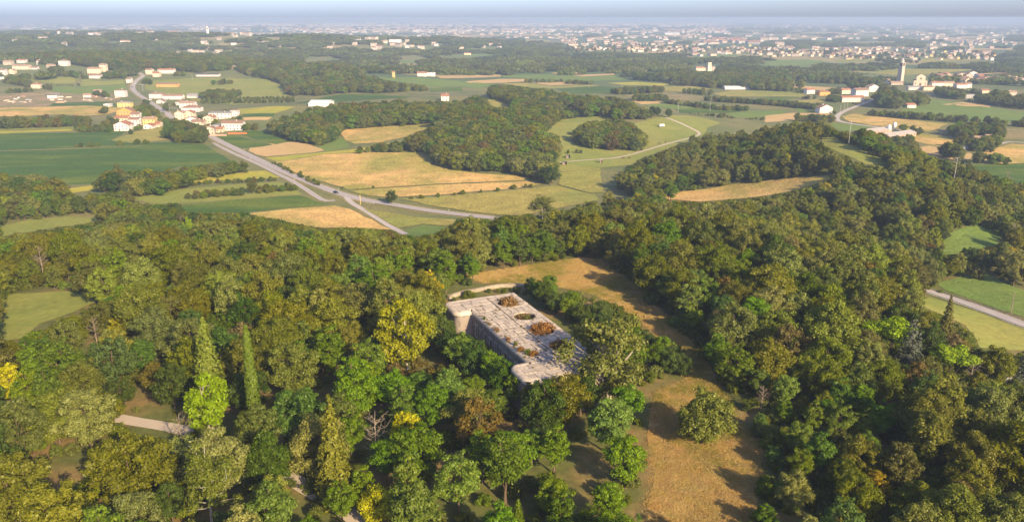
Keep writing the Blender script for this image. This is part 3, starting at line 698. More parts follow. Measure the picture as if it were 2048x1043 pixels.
def clump_leaves(g, centers, radii, per_m2, size, squash=0.8, out=1.0, rnd=0.75, up=0.35, inner=0.55):
    Cs = []; Ns = []; Ss = []
    for c, r in zip(centers, radii):
        n = max(10, int(per_m2 * 4 * math.pi * r * r))
        d = unit(g.normal(size=(n, 3)))
        rr = r * (inner + (1.12 - inner) * g.random((n, 1)) ** 0.7) * (1 + 0.22 * g.normal(size=(n, 1)))
        p = d * rr; p[:, 2] *= squash
        Cs.append(p + c)
        Ns.append(unit(d * out + g.normal(size=(n, 3)) * rnd * 0.6 + np.array([0, 0, up])))
        Ss.append(size * g.uniform(0.6, 1.35, n))
    return np.concatenate(Cs), np.concatenate(Ns), np.concatenate(Ss)
def limbs(g, base_pts, targets, r0, n=5):
    """trunk along base_pts, limbs from the trunk to the targets"""
    V, Fc = [], []
    def addt(p, r, s):
        a, b = tube_vf(p, r, s, False); k = len(V); V.extend(a); Fc.extend([tuple(i + k for i in f) for f in b])
    bp = [np.array(p, float) for p in base_pts]
    m = len(bp)
    addt(bp, [r0 * (1.35 if i == 0 else 1.0 - 0.75 * i / (m - 1)) for i in range(m)], 7)
    for tg in targets:
        tg = np.array(tg, float)
        k = int(np.clip(np.searchsorted([p[2] for p in bp], tg[2] * 0.55 + bp[0][2]), 1, m - 1))
        f = g.random(); s = bp[k - 1] * (1 - f) + bp[k] * f
        mid = (s + tg) / 2 + np.array([*(g.normal(size=2) * 0.25), 0.1 * np.linalg.norm(tg - s)])
        rr = r0 * (1 - 0.7 * k / m) * 0.5
        addt([s, mid, tg], [rr, rr * 0.6, rr * 0.2], n)
    return V, Fc
PROTO = {}     # species -> list of (crown mesh, trunk mesh, joined mesh, height, crown radius)
PROTOCOL = bpy.data.collections.new('tree_forms')
def register(sp, crown, trunk, h, R, lm, bm):
    """crown = (V, F, A) arrays; trunk = (V, F) lists"""
    V, Fq, A = crown; tv, tf = trunk
    cm = mesh_np('crown', V, Fq, attr={'leaf': A}); cm.materials.append(lm)
    tm = bpy.data.meshes.new('trunk'); tm.from_pydata(tv, [], tf); tm.materials.append(bm)
    tm.polygons.foreach_set('use_smooth', np.ones(len(tm.polygons), bool)); tm.update()
    PROTO.setdefault(sp, []).append((cm, tm, h, R))
def broad(sp, seed, h, R, hb, ncl, per, leaf, lm, bm=M_BARK, rc=(0.24, 0.40), egg=0.35, lean=0.0, rnd=0.75, squash=0.8, hollow=0.45, multi=1, limbn=10, up=0.35, trunk_r=None):
    g = np.random.default_rng(seed)
    cz = (h + hb) / 2; az = (h - hb) / 2
    ctr = []; rad = []
    tries = 0
    while len(ctr) < ncl and tries < 4000:
        tries += 1
        d = unit(g.normal(size=3)); r = (hollow + (1 - hollow) * g.random() ** 0.5)
        r *= 0.66 + 0.52 * vnoise(d[0] * 2.6 + seed, d[1] * 2.6 + d[2] * 2, 1.0)
        p = np.array([d[0] * R * r, d[1] * R * r, d[2] * az * r])
        zz = p[2] / az
        taper = 1 - egg * max(zz, 0) ** 1.5 - 0.25 * max(-zz, 0) ** 2
        p[0] = p[0] * taper + lean * p[2]; p[1] *= taper
        p[2] += cz
        q = R * g.uniform(*rc) * (1 - 0.25 * max(zz, 0))
        if any(np.linalg.norm(p - c) < 0.55 * min(q, s) for c, s in zip(ctr, rad)): continue
        ctr.append(p); rad.append(q)
    # keep the outline inside height and radius
    C, N, S = clump_leaves(g, ctr, rad, per, leaf, squash, rnd=rnd, up=up)
    V, Fq, A = leaves_mesh(C, N, S, g)
    tv, tf = [], []
    for k in range(multi):
        a = 6.28 * k / max(multi, 1) + g.random(); o = 0.0 if multi == 1 else 0.25
        tops = [(o * math.cos(a), o * math.sin(a), -0.4), (o * 2 * math.cos(a) + g.normal() * .1, o * 2 * math.sin(a), hb * 0.6), (g.normal() * .3 + o * 4 * math.cos(a), g.normal() * .3 + o * 4 * math.sin(a), hb + az * 0.5), (lean * az * .7 + g.normal() * .3 + o * 5 * math.cos(a), g.normal() * .3 + o * 5 * math.sin(a), h * 0.86)]
        sel = [ctr[i] for i in g.choice(len(ctr), min(limbn, len(ctr)), replace=False)]
        v, f = limbs(g, tops, sel, trunk_r or (0.018 * h + 0.05) / math.sqrt(multi))
        n = len(tv); tv += v; tf += [tuple(i + n for i in q) for q in f]
    register(sp, (V, Fq, A), (tv, tf), h, R, lm, bm)

# near forms
for s, (h, R) in enumerate([(13, 5.2), (12, 4.6), (15, 5.6), (13.5, 3.9), (11, 5.0)]):
    broad('oak', 11 + s, h, R, 2.0, 84, 14, 0.215, LEAF['oak'], rc=(.14, .30), egg=0.3)
for s, (h, R) in enumerate([(13, 5.0), (14, 5.6), (15, 4.2)]):
    broad('grey', 31 + s, h, R, 1.8, 88, 14, 0.215, LEAF['grey'], rc=(0.13, 0.28), egg=0.3)
for s, (h, R) in enumerate([(12, 3.8), (11, 4.2), (14, 4.2), (12.5, 3.2)]):
    broad('locust', 51 + s, h, R, 2.6, 74, 12, 0.215, LEAF['locust'], rc=(0.15, 0.32), egg=0.25, squash=0.55, hollow=0.3, up=0.7, limbn=16)
for s, (h, R) in enumerate([(12, 4.4), (14, 4.8)]):
    broad('dark', 71 + s, h, R, 1.2, 80, 14, 0.215, LEAF['dark'], rc=(.15, .3), egg=0.45)
broad('brown', 81, 11, 4.2, 1.8, 66, 9, 0.25, LEAF['brown'], rc=(.14, .3), egg=0.35)
broad('yellow', 86, 10.5, 3.8, 1.8, 60, 9, 0.25, LEAF['yellow'], rc=(.14, .3), egg=0.4, hollow=0.3)
for s, (h, R) in enumerate([(3.6, 2.3), (3.0, 2.6), (4.4, 2.2)]):
    broad('shrub', 91 + s, h, R, 0.1, 22, 13, 0.22, LEAF['shrub'], egg=0.3, multi=3, limbn=4)
broad('lime', 101, 14, 4.6, 2.6, 110, 11, 0.24, LEAF['lime'], M_PALEBARK, rc=(0.13, 0.27), egg=0.5, multi=4, limbn=8, hollow=.15)
broad('gold', 102, 7.0, 2.9, 1.0, 70, 14, 0.20, LEAF['gold'], rc=(0.22, 0.34), egg=0.4)
broad('plane', 103, 19, 6.6, 4.5, 50, 7.0, 0.33, LEAF['plane'], M_PALEBARK, rc=(0.18, 0.30), egg=0.35, limbn=30, hollow=0.35, trunk_r=0.42)
broad('willow', 104, 18, 8.2, 3.0, 70, 5.5, 0.30, LEAF['willow'], M_PALEBARK, rc=(0.15, 0.27), egg=0.15, limbn=46, hollow=0.35, multi=3, trunk_r=0.34)
broad('lone', 105, 10.5, 5.0, 0.6, 120, 11, 0.24, LEAF['grey'], rc=(0.13, 0.28), egg=0.35, hollow=.15)
broad('dead', 106, 2.4, 2.5, 0.1, 20, 13, 0.19, LEAF['dead'], egg=0.2, multi=3, limbn=5, squash=0.7)
broad('maple', 107, 14, 7.0, 2.0, 120, 10, 0.26, LEAF['oak'], rc=(0.12, 0.24), egg=0.2, hollow=.3)
broad('pine', 108, 9, 4.5, 5.4, 34, 12, 0.25, LEAF['lime'], rc=(0.25, 0.36), egg=0.1, squash=0.6, hollow=0.2)

def conifer(sp, seed, h, R, lm, nl=34, per=34, leaf=0.26, droop=0.35, hb=0.8, power=0.9, irregular=0.25):
    g = np.random.default_rng(seed)
    Cs, Ns, Ss = [], [], []; tg = []
    for i in range(nl):
        f = (i + g.random() * .6) / nl
        z0 = hb + (h - hb) * f
        rr = R * (1 - f) ** power + 0.15
        nb = 5 + int(4 * (1 - f))
        for k in range(nb):
            a = 6.283 * (k + g.random() * .8) / nb
            L = rr * (1 - irregular * g.random())
            n = max(5, int(per * L / R))
            t = g.random(n) ** 0.7
            w = 0.28 * L * (1 - 0.5 * t)
            x = t * L; y = g.normal(size=n) * w * 0.6
            z = z0 - droop * L * t ** 1.3 + 0.25 * L * t * (t > .8) * .3 + g.normal(size=n) * 0.10 - np.abs(y) * 0.3
            Cs.append(np.stack([x * math.cos(a) - y * math.sin(a), x * math.sin(a) + y * math.cos(a), z], 1))
            Ns.append(unit(np.stack([np.full(n, math.cos(a) * .6), np.full(n, math.sin(a) * .6), np.full(n, .7)], 1) + g.normal(size=(n, 3)) * .4))
            Ss.append(leaf * g.uniform(.6, 1.3, n))
            if k == 0: tg.append((math.cos(a) * L * .7, math.sin(a) * L * .7, z0 - droop * L * .6))
    V, Fq, A = leaves_mesh(np.concatenate(Cs), np.concatenate(Ns), np.concatenate(Ss), g, 0.45)
    register(sp, (V, Fq, A), limbs(g, [(0, 0, -.4), (0, 0, h * .4), (0, 0, h * .97)], tg[:12], 0.02 * h), h, R, lm, M_BARK)
conifer('spruce', 201, 19, 3.9, LEAF['needle'], 44, 56, 0.29)
conifer('fir', 202, 16, 3.3, LEAF['cypress'], 44, 60, 0.28, droop=0.1, power=.75)
conifer('cedar', 203, 14, 4.2, LEAF['blue'], 15, 70, 0.28, droop=0.05, power=0.6)
conifer('smallfir', 204, 5, 1.3, LEAF['locust'], 18, 18, 0.16, droop=0.1)
def cypress(sp, seed, h, R, lm):
    g = np.random.default_rng(seed); n = 5200
    f = g.random(n) ** 0.9; a = g.random(n) * 6.283
    prof = R * np.minimum(1, (f / 0.10) ** 0.6) * (1 - f) ** 0.36 * (0.88 + 0.24 * vnoise(a * 1.5, f * 14, 1.0))
    r = prof * (0.65 + 0.4 * g.random(n) ** .5)
    C = np.stack([r * np.cos(a), r * np.sin(a), 0.6 + f * (h - .6)], 1)
    N = unit(np.stack([np.cos(a), np.sin(a), np.full(n, .45)], 1) + g.normal(size=(n, 3)) * .4)
    V, Fq, A = leaves_mesh(C, N, 0.24 * g.uniform(.6, 1.3, n), g, .5)
    register(sp, (V, Fq, A), limbs(g, [(0, 0, -.4), (0, 0, h * .5), (0, 0, h * .95)], [], .24), h, R, lm, M_BARK)
cypress('cypress', 211, 21, 1.3, LEAF['darkcypress'])
def bare(sp, seed, h, R, mat, fol=None, nb=26):
    g = np.random.default_rng(seed)
    V, Fc = [], []
    def addt(p, r, s):
        a, b = tube_vf(p, r, s, False); k = len(V); V.extend(a); Fc.extend([tuple(i + k for i in f) for f in b])
    addt([(0, 0, -.4), (.2, .1, h * .4), (.1, .3, h * .75), (.3, .2, h)], [.016 * h, .011 * h, .006 * h, .002 * h], 6)
    ends = []
    for i in range(nb):
        z0 = h * g.uniform(.25, .9); a = g.random() * 6.283; L = R * g.uniform(.5, 1.0) * (1.1 - z0 / h * .6)
        s = np.array([.2, .2, z0]); e = s + np.array([math.cos(a) * L, math.sin(a) * L, L * g.uniform(.3, 1.0)]); e[2] = min(e[2], h)
        m = (s + e) / 2 + g.normal(size=3) * .2
        addt([s, m, e], [.0050 * h, .0032 * h, .0014 * h], 4)
        for k in range(3):
            b = m + (e - m) * g.random(); q = b + g.normal(size=3) * L * .28 + np.array([0, 0, L * .15]); q[2] = min(q[2], h)
            addt([b, q], [.0028 * h, .001 * h], 3); ends.append(q)
    ends = np.array(ends)
    if fol is None: C, N, S = ends[:40], unit(g.normal(size=(40, 3))), np.full(40, .12)
    else: C, N, S = clump_leaves(g, ends, np.full(len(ends), .85), 8, .19)
    Vl, Fl, A = leaves_mesh(C, N, S, g)
    register(sp, (Vl, Fl, A), (V, Fc), h, R, LEAF[fol or 'brown'], mat)
bare('snag', 221, 11, 3.0, M_GREYBARK, None, 30)
bare('birch', 222, 14, 4.0, M_WHITEBARK, 'willow', 34)

# simpler forms for trees farther away
for s, (h, R) in enumerate([(12, 5.0), (13.5, 5.4), (11, 4.6)]):
    broad('far', 301 + s, h, R, 0.8, 42, 6.0, 0.36, LEAF['far'], rc=(.18, .34), egg=0.3, limbn=3)
broad('far', 305, 12, 4.8, 0.8, 42, 6.0, 0.36, LEAF['oak'], egg=0.3, limbn=3)
broad('far', 306, 13, 5.0, 0.8, 42, 6.0, 0.36, LEAF['dark'], egg=0.35, limbn=3)
broad('far', 307, 12, 5.0, 0.8, 42, 6.0, 0.36, LEAF['grey'], egg=0.3, limbn=3)
broad('far', 308, 11, 4.6, 0.8, 40, 6.0, 0.36, LEAF['locust'], egg=0.3, limbn=3)
broad('far', 309, 10, 4.2, 0.8, 40, 6.0, 0.36, LEAF['brown'], egg=0.3, limbn=3)
for s in range(3):                                     # a belt or grove of the far plain, about 60 m long
    g = np.random.default_rng(330 + s)
    ctr = np.stack([g.uniform(-30, 30, 40), g.uniform(-8, 8, 40), g.uniform(2.5, 8.5, 40)], 1)
    C, N, S = clump_leaves(g, ctr, g.uniform(2.6, 4.8, 40), 0.42, 1.15)
    C[:, 2] = np.maximum(C[:, 2], 0.3)
    V, Fq, A = leaves_mesh(C, N, S, g, .8)
    register('grove', (V, Fq, A), tube_vf([(0, 0, -.5), (0, 0, 5)], [.3, .1], 5), 12, 30, LEAF['far'], M_BARK)

g = np.random.default_rng(360)                        # a patch of dry mown grass
for s in range(3):
    n = 90; C = np.stack([g.normal(size=n) * .55, g.normal(size=n) * .55, g.uniform(.02, .16, n)], 1)
    N = unit(np.stack([g.normal(size=n), g.normal(size=n), g.normal(size=n) * .5 + .35], 1))
    V, Fq, A = leaves_mesh(C, N, g.uniform(.04, .11, n), g, .35)
    register('tuft', (V, Fq, A), tube_vf([(0, 0, -.1), (0, 0, .02)], [.01, .01], 3), .3, .6, LEAF['straw' if s else 'tuftgreen'], M_BARK)
def joined(sp, k):
    """crown and trunk of a form as one mesh, for instancing"""
    cm, tm, h, R = PROTO[sp][k]
    key = f'{sp}_{k}'
    o = PROTOCOL.objects.get('form_' + key)
    if o: return o
    bm = bmesh.new(); bm.from_mesh(cm)
    lay = None
    n0 = len(bm.faces)
    bm.from_mesh(tm); bm.faces.ensure_lookup_table()
    for f in bm.faces[n0:]: f.material_index = 1
    me = bpy.data.meshes.new('form_' + key); bm.to_mesh(me); bm.free()
    me.materials.append(cm.materials[0]); me.materials.append(tm.materials[0])
    o = bpy.data.objects.new('form_' + key, me); PROTOCOL.objects.link(o)
    return o
def scatter(name, forms, pos, rz, scl, idx, label, cat):
    """one object of uncountable vegetation: each point carries one of the forms"""
    col = bpy.data.collections.new(name + '_forms')
    obs = [joined(*f) for f in forms]
    for i, o in enumerate(obs):
        d = bpy.data.objects.new(f'{name}_form_{i:02d}', o.data); col.objects.link(d)
    me = bpy.data.meshes.new(name)
    n = len(pos)
    me.vertices.add(n); me.vertices.foreach_set('co', np.asarray(pos, np.float32).ravel())
    a = me.attributes.new('rz', 'FLOAT', 'POINT'); a.data.foreach_set('value', np.asarray(rz, np.float32))
    a = me.attributes.new('scl', 'FLOAT_VECTOR', 'POINT'); a.data.foreach_set('vector', np.asarray(scl, np.float32).ravel())
    a = me.attributes.new('form', 'INT', 'POINT'); a.data.foreach_set('value', np.asarray(idx, np.int32))
    me.update()
    o = new_obj(name, me); o['kind'] = 'stuff'; o['label'] = label; o['category'] = cat
    ng = bpy.data.node_groups.new(name, 'GeometryNodeTree')
    ng.interface.new_socket('Geometry', in_out='INPUT', socket_type='NodeSocketGeometry')
    ng.interface.new_socket('Geometry', in_out='OUTPUT', socket_type='NodeSocketGeometry')
    N = ng.nodes; L = ng.links
    gi = N.new('NodeGroupInput'); go = N.new('NodeGroupOutput')
    ci = N.new('GeometryNodeCollectionInfo'); ci.inputs['Collection'].default_value = col
    ci.inputs['Separate Children'].default_value = True; ci.inputs['Reset Children'].default_value = True
    ip = N.new('GeometryNodeInstanceOnPoints'); ip.inputs['Pick Instance'].default_value = True
    def attr(nm, ty):
        q = N.new('GeometryNodeInputNamedAttribute'); q.data_type = ty; q.inputs['Name'].default_value = nm
        return [s for s in q.outputs if s.enabled and s.name == 'Attribute'][0]
    cx = N.new('ShaderNodeCombineXYZ'); L.new(attr('rz', 'FLOAT'), cx.inputs[2])
    L.new(gi.outputs[0], ip.inputs['Points']); L.new(ci.outputs[0], ip.inputs['Instance'])
    L.new(attr('form', 'INT'), ip.inputs['Instance Index'])
    L.new(cx.outputs[0], ip.inputs['Rotation']); L.new(attr('scl', 'FLOAT_VECTOR'), ip.inputs['Scale'])
    L.new(ip.outputs[0], go.inputs[0])
    md = o.modifiers.new('scatter', 'NODES'); md.node_group = ng
    return o
def tree(sp, k, x, y, h, rz, name, label, group=None, cat='tree', wide=1.0, z=None):
    """one tree of its own: Empty at the foot, trunk and crown as parts"""
    cm, tm, h0, R0 = PROTO[sp][k % len(PROTO[sp])]
    r = empty(name, (x, y, h1(x, y) if z is None else z), rz)
    s = h / h0
    r.scale = (s * wide, s * wide, s)
    new_obj('trunk', tm, r); new_obj('crown', cm, r)
    tag(r, label, cat, group)
    return r

# ------------------------------------------------------------------ the stone fort
def stone_mat(name, a, b, stain=(0.16, 0.12, 0.07), dark=0.5):
    t = NT(name, 0.92)
    v = t.coord('World'); inf = t.node('ShaderNodeObjectInfo')
    n1 = t.noise(v, 0.45, 5, 0.65); n2 = t.noise(v, 4.0, 4, 0.7); n3 = t.noise(v, 1.3, 4, 0.6)
    col = t.mix(n1, (*a, 1), (*b, 1))
    k = t.maprange(inf.outputs['Random'], 0, 1, 0.86, 1.14)
    cb = t.node('ShaderNodeCombineXYZ')
    for i in range(3): t.link(k, cb.inputs[i])
    col = t.mix(1.0, col, cb.outputs[0], 'MULTIPLY')
    col = t.mix(t.maprange(n3, 0.52, 0.72, 0, dark), col, (*stain, 1))
    col = t.mix(t.maprange(n2, 0.4, 0.7, 0, .35), col, c3(a, .6))
    t.color(col); t.bump(n2, .5, .05)
    return t.m
M_SLAB = stone_mat('weathered_stone_slabs', (0.41, 0.34, 0.26), (0.52, 0.445, 0.35), dark=.75)
M_COPE = stone_mat('rounded_stone_coping', (0.44, 0.365, 0.27), (0.55, 0.465, 0.36), dark=.75)
M_WALL = stone_mat('stained_masonry', (0.26, 0.215, 0.17), (0.38, 0.32, 0.26), (0.085, 0.065, 0.045), .85)
M_RUST = stone_mat('mossy_wall_stone', (0.30, 0.25, 0.17), (0.42, 0.36, 0.27), (.12, .10, .04), .8)
M_BED = plain_mat('earth_in_joints', (0.105, 0.08, 0.04), 0.95, .5, 1.2, 'World')
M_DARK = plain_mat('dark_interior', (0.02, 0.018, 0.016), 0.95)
M_FRAME = stone_mat('pale_window_stone', (0.48, 0.45, 0.42), (0.58, 0.55, 0.52))
zf = 29.5; RT = 10.5          # floor level, roof height above it
fort = empty('stone_fort', (FORT_O_[0], FORT_O_[1], zf), FORT_A_)
tag(fort, 'long ruined stone fort with slab roof and four round gun pits', 'fort')
PC = [(-1.5 + 10 * k, 10.0) for k in range(4)]; PR = 2.75
def arc(cx, cy, r, a0, a1, n=7):
    return [(cx + r * math.cos(a0 + (a1 - a0) * i / (n - 1)), cy + r * math.sin(a0 + (a1 - a0) * i / (n - 1))) for i in range(n)]
hp = math.pi / 2
rc = 1.7
OUT = [(-8.5, 14.5)] + arc(-8.5 + rc, -4.3 + rc, rc, math.pi, 1.5 * math.pi) + arc(-rc, -4.3 + rc, rc, -hp, 0) + [(0, 0), (33, 0)] + \
      arc(33 + rc, -4.3 + rc, rc, math.pi, 1.5 * math.pi) + arc(41.5 - rc, -4.3 + rc, rc, -hp, 0) + [(41.5, 14.5)]
# wall openings of the long front, kept as real recesses
OPEN = [(2.5, 1.0, 'w'), (5.5, 1.0, 'w'), (8.6, 1.0, 'w'), (11.7, 1.6, 'd'), (14.8, 1.0, 'w'), (17.6, 1.0, 'w'), (20.5, 1.6, 'd'), (23.4, 1.0, 'w'), (26.4, 1.0, 'w'), (29.6, 1.0, 'w')]
mb = MB()
zt = RT - 0.32
n = len(OUT)
for i in range(n):
    a, b = OUT[i], OUT[(i + 1) % n]
    if a == (0, 0): continue
    mb.add([(a[0], a[1], -1), (b[0], b[1], -1), (b[0], b[1], zt), (a[0], a[1], zt)], [(0, 1, 2, 3)])
x = 0.0
for cx, w, kd in OPEN:
    z0, z1 = (4.6, 7.4) if kd == 'w' else (0.2, 7.4)
    mb.add([(x, 0, -1), (cx - w / 2, 0, -1), (cx - w / 2, 0, zt), (x, 0, zt)], [(0, 1, 2, 3)])
    a, b = cx - w / 2, cx + w / 2
    mb.add([(a, 0, -1), (b, 0, -1), (b, 0, z0), (a, 0, z0)], [(0, 1, 2, 3)])
    mb.add([(a, 0, z1), (b, 0, z1), (b, 0, zt), (a, 0, zt)], [(0, 1, 2, 3)])
    for q in ([(a, 0, z0), (a, .9, z0), (a, .9, z1), (a, 0, z1)], [(b, .9, z0), (b, 0, z0), (b, 0, z1), (b, .9, z1)], [(a, 0, z0), (b, 0, z0), (b, .9, z0), (a, .9, z0)], [(a, .9, z1), (b, .9, z1), (b, 0, z1), (a, 0, z1)]):
        mb.add(q, [(0, 1, 2, 3)])
    x = b
mb.add([(x, 0, -1), (33, 0, -1), (33, 0, zt), (x, 0, zt)], [(0, 1, 2, 3)])
mb.obj('wall', M_WALL, fort)
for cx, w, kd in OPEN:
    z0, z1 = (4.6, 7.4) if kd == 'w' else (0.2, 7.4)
    o = MB().box(cx - w / 2, cx + w / 2, .82, .88, z0, z1).obj('window' if kd == 'w' else 'doorway', M_DARK, fort)  # near-black panel, its colour stands in for the unlit interior
    f = MB()
    f.box(cx - w / 2 - .28, cx - w / 2, -.05, .03, z0 - .002, z1); f.box(cx + w / 2, cx + w / 2 + .28, -.05, .03, z0 - .002, z1)
    f.box(cx - w / 2 - .4, cx + w / 2 + .4, -.09, .03, z1 + .002, z1 + .35)
    if kd == 'w': f.box(cx - w / 2 - .4, cx + w / 2 + .4, -.12, .03, z0 - .25, z0 - .004)
    f.obj('stone_frame', M_FRAME, o)
for px in np.arange(0.9, 33, 3.05):                      # shallow pilasters between the openings
    if min(abs(px - o[0]) for o in OPEN) > .9:
        MB().box(px - .22, px + .22, -.10, .02, -1, RT - 1.05).obj('pilaster', M_WALL, fort)
# roof bed with the four shafts
bm = bmesh.new()
def loop(pts, z):
    vs = [bm.verts.new((p[0], p[1], z)) for p in pts]
    return vs, [bm.edges.new((vs[i], vs[(i + 1) % len(vs)])) for i in range(len(vs))]
_, ed = loop(OUT, zt)
holes = []
for c_ in PC:
    v, e = loop(arc(c_[0], c_[1], PR, 0, 2 * math.pi * 27 / 28, 28), zt); holes.append(v); ed = ed + e
bmesh.ops.triangle_fill(bm, use_beauty=True, use_dissolve=False, edges=ed)
for f in list(bm.faces):
    cen = f.calc_center_median()
    if any(math.hypot(cen.x - c_[0], cen.y - c_[1]) < PR * .96 for c_ in PC) or not inpoly(np.array([cen.x]), np.array([cen.y]), OUT)[0]: bm.faces.remove(f)
for f in bm.faces:
    if f.normal.z < 0: f.normal_flip()
for v in holes:
    lo = [bm.verts.new((q.co.x, q.co.y, zt - 4.5)) for q in v]
    for i in range(len(v)):
        j = (i + 1) % len(v); bm.faces.new((v[i], v[j], lo[j], lo[i]))
    bm.faces.new(lo)
me = bpy.data.meshes.new('roof'); bm.to_mesh(me); bm.free()
roof = new_obj('roof', me, fort, M_BED)
# slabs
SLAB = bpy.data.meshes.new('roof_slab')
bm = bmesh.new(); bmesh.ops.create_cube(bm, size=1.0)
bmesh.ops.bevel(bm, geom=[e for e in bm.edges if all(v.co.z > 0 for v in e.verts)], offset=.035, segments=1, affect='EDGES')
bm.to_mesh(SLAB); bm.free(); SLAB.materials.append(M_SLAB)
rs = random.Random(5)
def slab(x0, x1, y0, y1):
    g = rs.uniform(.09, .2)
    if x1 - x0 < .3 or y1 - y0 < .3: return
    o = new_obj('roof_slab', SLAB, roof)
    o.location = ((x0 + x1) / 2, (y0 + y1) / 2, RT - .18 + rs.uniform(-.07, .04))
    o.scale = (x1 - x0 - g, y1 - y0 - g, .36)
    o.rotation_euler = (rs.uniform(-.008, .008), rs.uniform(-.008, .008), rs.uniform(-.006, .006))
def fillr(x0, x1, y0, y1, along='x', rw=(1.2, 1.7), bl=(1.6, 3.4)):
    a0, a1, b0, b1 = (x0, x1, y0, y1) if along == 'x' else (y0, y1, x0, x1)
    nr = max(1, round((b1 - b0) / rs.uniform(*rw)))
    for r in range(nr):
        c0 = b0 + (b1 - b0) * r / nr; c1 = b0 + (b1 - b0) * (r + 1) / nr
        p = a0; first = True
        while p < a1 - .05:
            L = rs.uniform(*bl) * (rs.uniform(.4, 1) if first else 1); first = False
            q = p + L
            if a1 - q < bl[0] * .6: q = a1
            slab(*((p, q, c0, c1) if along == 'x' else (c0, c1, p, q))); p = q
CI = 1.0
fillr(0, 33, CI, 6.45, 'y', (1.2, 2.0), (1.0, 2.3))
fillr(-8.5 + CI, -CI, -4.3 + CI, 6.45, 'y', (1.8, 2.4), (2.2, 3.8)); slab(-CI, 0, 0, CI); fillr(-CI, 0, CI, 6.45, 'y', (1, 1.1), (1.6, 2.6))
fillr(33 + CI, 41.5 - CI, -4.3 + CI, 6.45, 'y', (1.8, 2.4), (2.2, 3.8)); slab(33, 33 + CI, 0, CI); fillr(33, 33 + CI, CI, 6.45, 'y', (1, 1.1), (1.6, 2.6))
HS = 3.5
xs = [-8.5 + CI] + [v for c_ in PC for v in (c_[0] - HS, c_[0] + HS)] + [41.5 - CI]
for i in range(0, len(xs), 2): fillr(xs[i], xs[i + 1], 6.5, 13.4, 'x', (1.5, 2.3), (1.4, 2.6))
fillr(-8.5 + CI, 41.5 - CI, 13.4, 14.55, 'x', (1.1, 1.3), (1.8, 3.2))
for c_ in PC:                                            # stones between the round shaft and its square
    m = 12
    for k in range(m):
        a0, a1 = 2 * math.pi * k / m + .012, 2 * math.pi * (k + 1) / m - .012
        def sq(a):
            r = min(HS / max(abs(math.cos(a)), 1e-6), HS * .97 / max(abs(math.sin(a)), 1e-6)); return (c_[0] + (r - .04) * math.cos(a), c_[1] + (r - .04) * math.sin(a))
        am = (a0 + a1) / 2
        cr = math.pi / 4 + math.pi / 2 * round((am - math.pi / 4) / (math.pi / 2))
        outer = [sq(a0), sq(am), sq(a1)]
        inner = [(c_[0] + (PR - .05) * math.cos(a), c_[1] + (PR - .05) * math.sin(a)) for a in (a1, am, a0)]
        poly = outer + inner; z1 = RT + rs.uniform(-.02, .03)
        V = [(p[0], p[1], RT - .36) for p in poly] + [(p[0], p[1], z1) for p in poly]
        Fc = [tuple(range(6, 12))] + [(i, (i + 1) % 6, 6 + (i + 1) % 6, 6 + i) for i in range(6)]
        MB().add(V, Fc).obj('pit_collar_stone', M_SLAB, roof)
# rounded coping round the edge, stone by stone
prof = [(-CI, -.35), (-CI, 0.0)] + [(-.55 + .95 * math.sin(t), -.75 + .75 * math.cos(t)) for t in np.linspace(0.05, hp, 6)] + [(.40, -.98), (-.05, -1.0)]
def coping(path):
    path = np.array(path, float)
    L = np.concatenate([[0], np.cumsum(np.linalg.norm(np.diff(path, axis=0), axis=1))])
    cuts = [0.0]
    while cuts[-1] < L[-1] - 1.2: cuts.append(min(L[-1], cuts[-1] + rs.uniform(1.5, 2.6)))
    if cuts[-1] < L[-1]: cuts[-1] = L[-1]
    for a, b in zip(cuts[:-1], cuts[1:]):
        ts = [a + .025] + [t for t in L if a + .1 < t < b - .1] + [b - .025]
        V = []; m = len(prof)
        for t in ts:
            p = np.array([np.interp(t, L, path[:, 0]), np.interp(t, L, path[:, 1])])
            q = np.array([np.interp(t + .05, L, path[:, 0]), np.interp(t + .05, L, path[:, 1])]) - np.array([np.interp(t - .05, L, path[:, 0]), np.interp(t - .05, L, path[:, 1])])
            q /= np.linalg.norm(q); nr = np.array([q[1], -q[0]])
            dz = 0
            V += [(p[0] + nr[0] * o_, p[1] + nr[1] * o_, RT + z_ + dz) for o_, z_ in prof]
        Fc = []
        for i in range(len(ts) - 1):
            for k in range(m):
                k2 = (k + 1) % m
                Fc.append((i * m + k, (i + 1) * m + k, (i + 1) * m + k2, i * m + k2))
        Fc += [tuple(range(m)), tuple(range(len(ts) * m - 1, (len(ts) - 1) * m - 1, -1))]
        MB().add(V, Fc).obj('coping_stone', M_COPE, roof, smooth=False)
i0 = OUT.index((0, 0))
coping([OUT[0]] + OUT[1:i0] + [(0, -.42)])
coping([(.0, 0), (33, 0)])
coping([(33, -.42)] + OUT[i0 + 2:])
# weeds in the roof joints
g = np.random.default_rng(9)
ctr = []; 
for k in range(150):
    z_ = g.random()
    if z_ < .35: p = (g.uniform(0, 33), g.uniform(-.2, 1.2))
    elif z_ < .55: p = (g.uniform(-7, 41), 6.45 + g.normal() * .2)
    elif z_ < .75:
        c_ = PC[g.integers(4)]; a = g.random() * 6.28; p = (c_[0] + 3.2 * math.cos(a), c_[1] + 3.1 * math.sin(a))
    else: p = (g.uniform(-7, 40), g.uniform(-1, 14)) 
    if p[1] < 0 and 0 < p[0] < 33: continue
    ctr.append((p[0], p[1], RT + .03))
C, N, S = clump_leaves(g, np.array(ctr), g.uniform(.12, .42, len(ctr)), 60, .07, .7)
V, Fq, A = leaves_mesh(C, N, S, g)
o = new_obj('roof_weeds', mesh_np('roof_weeds', V, Fq, attr={'leaf': A}), roof, LEAF['brown']); o['kind'] = 'stuff'
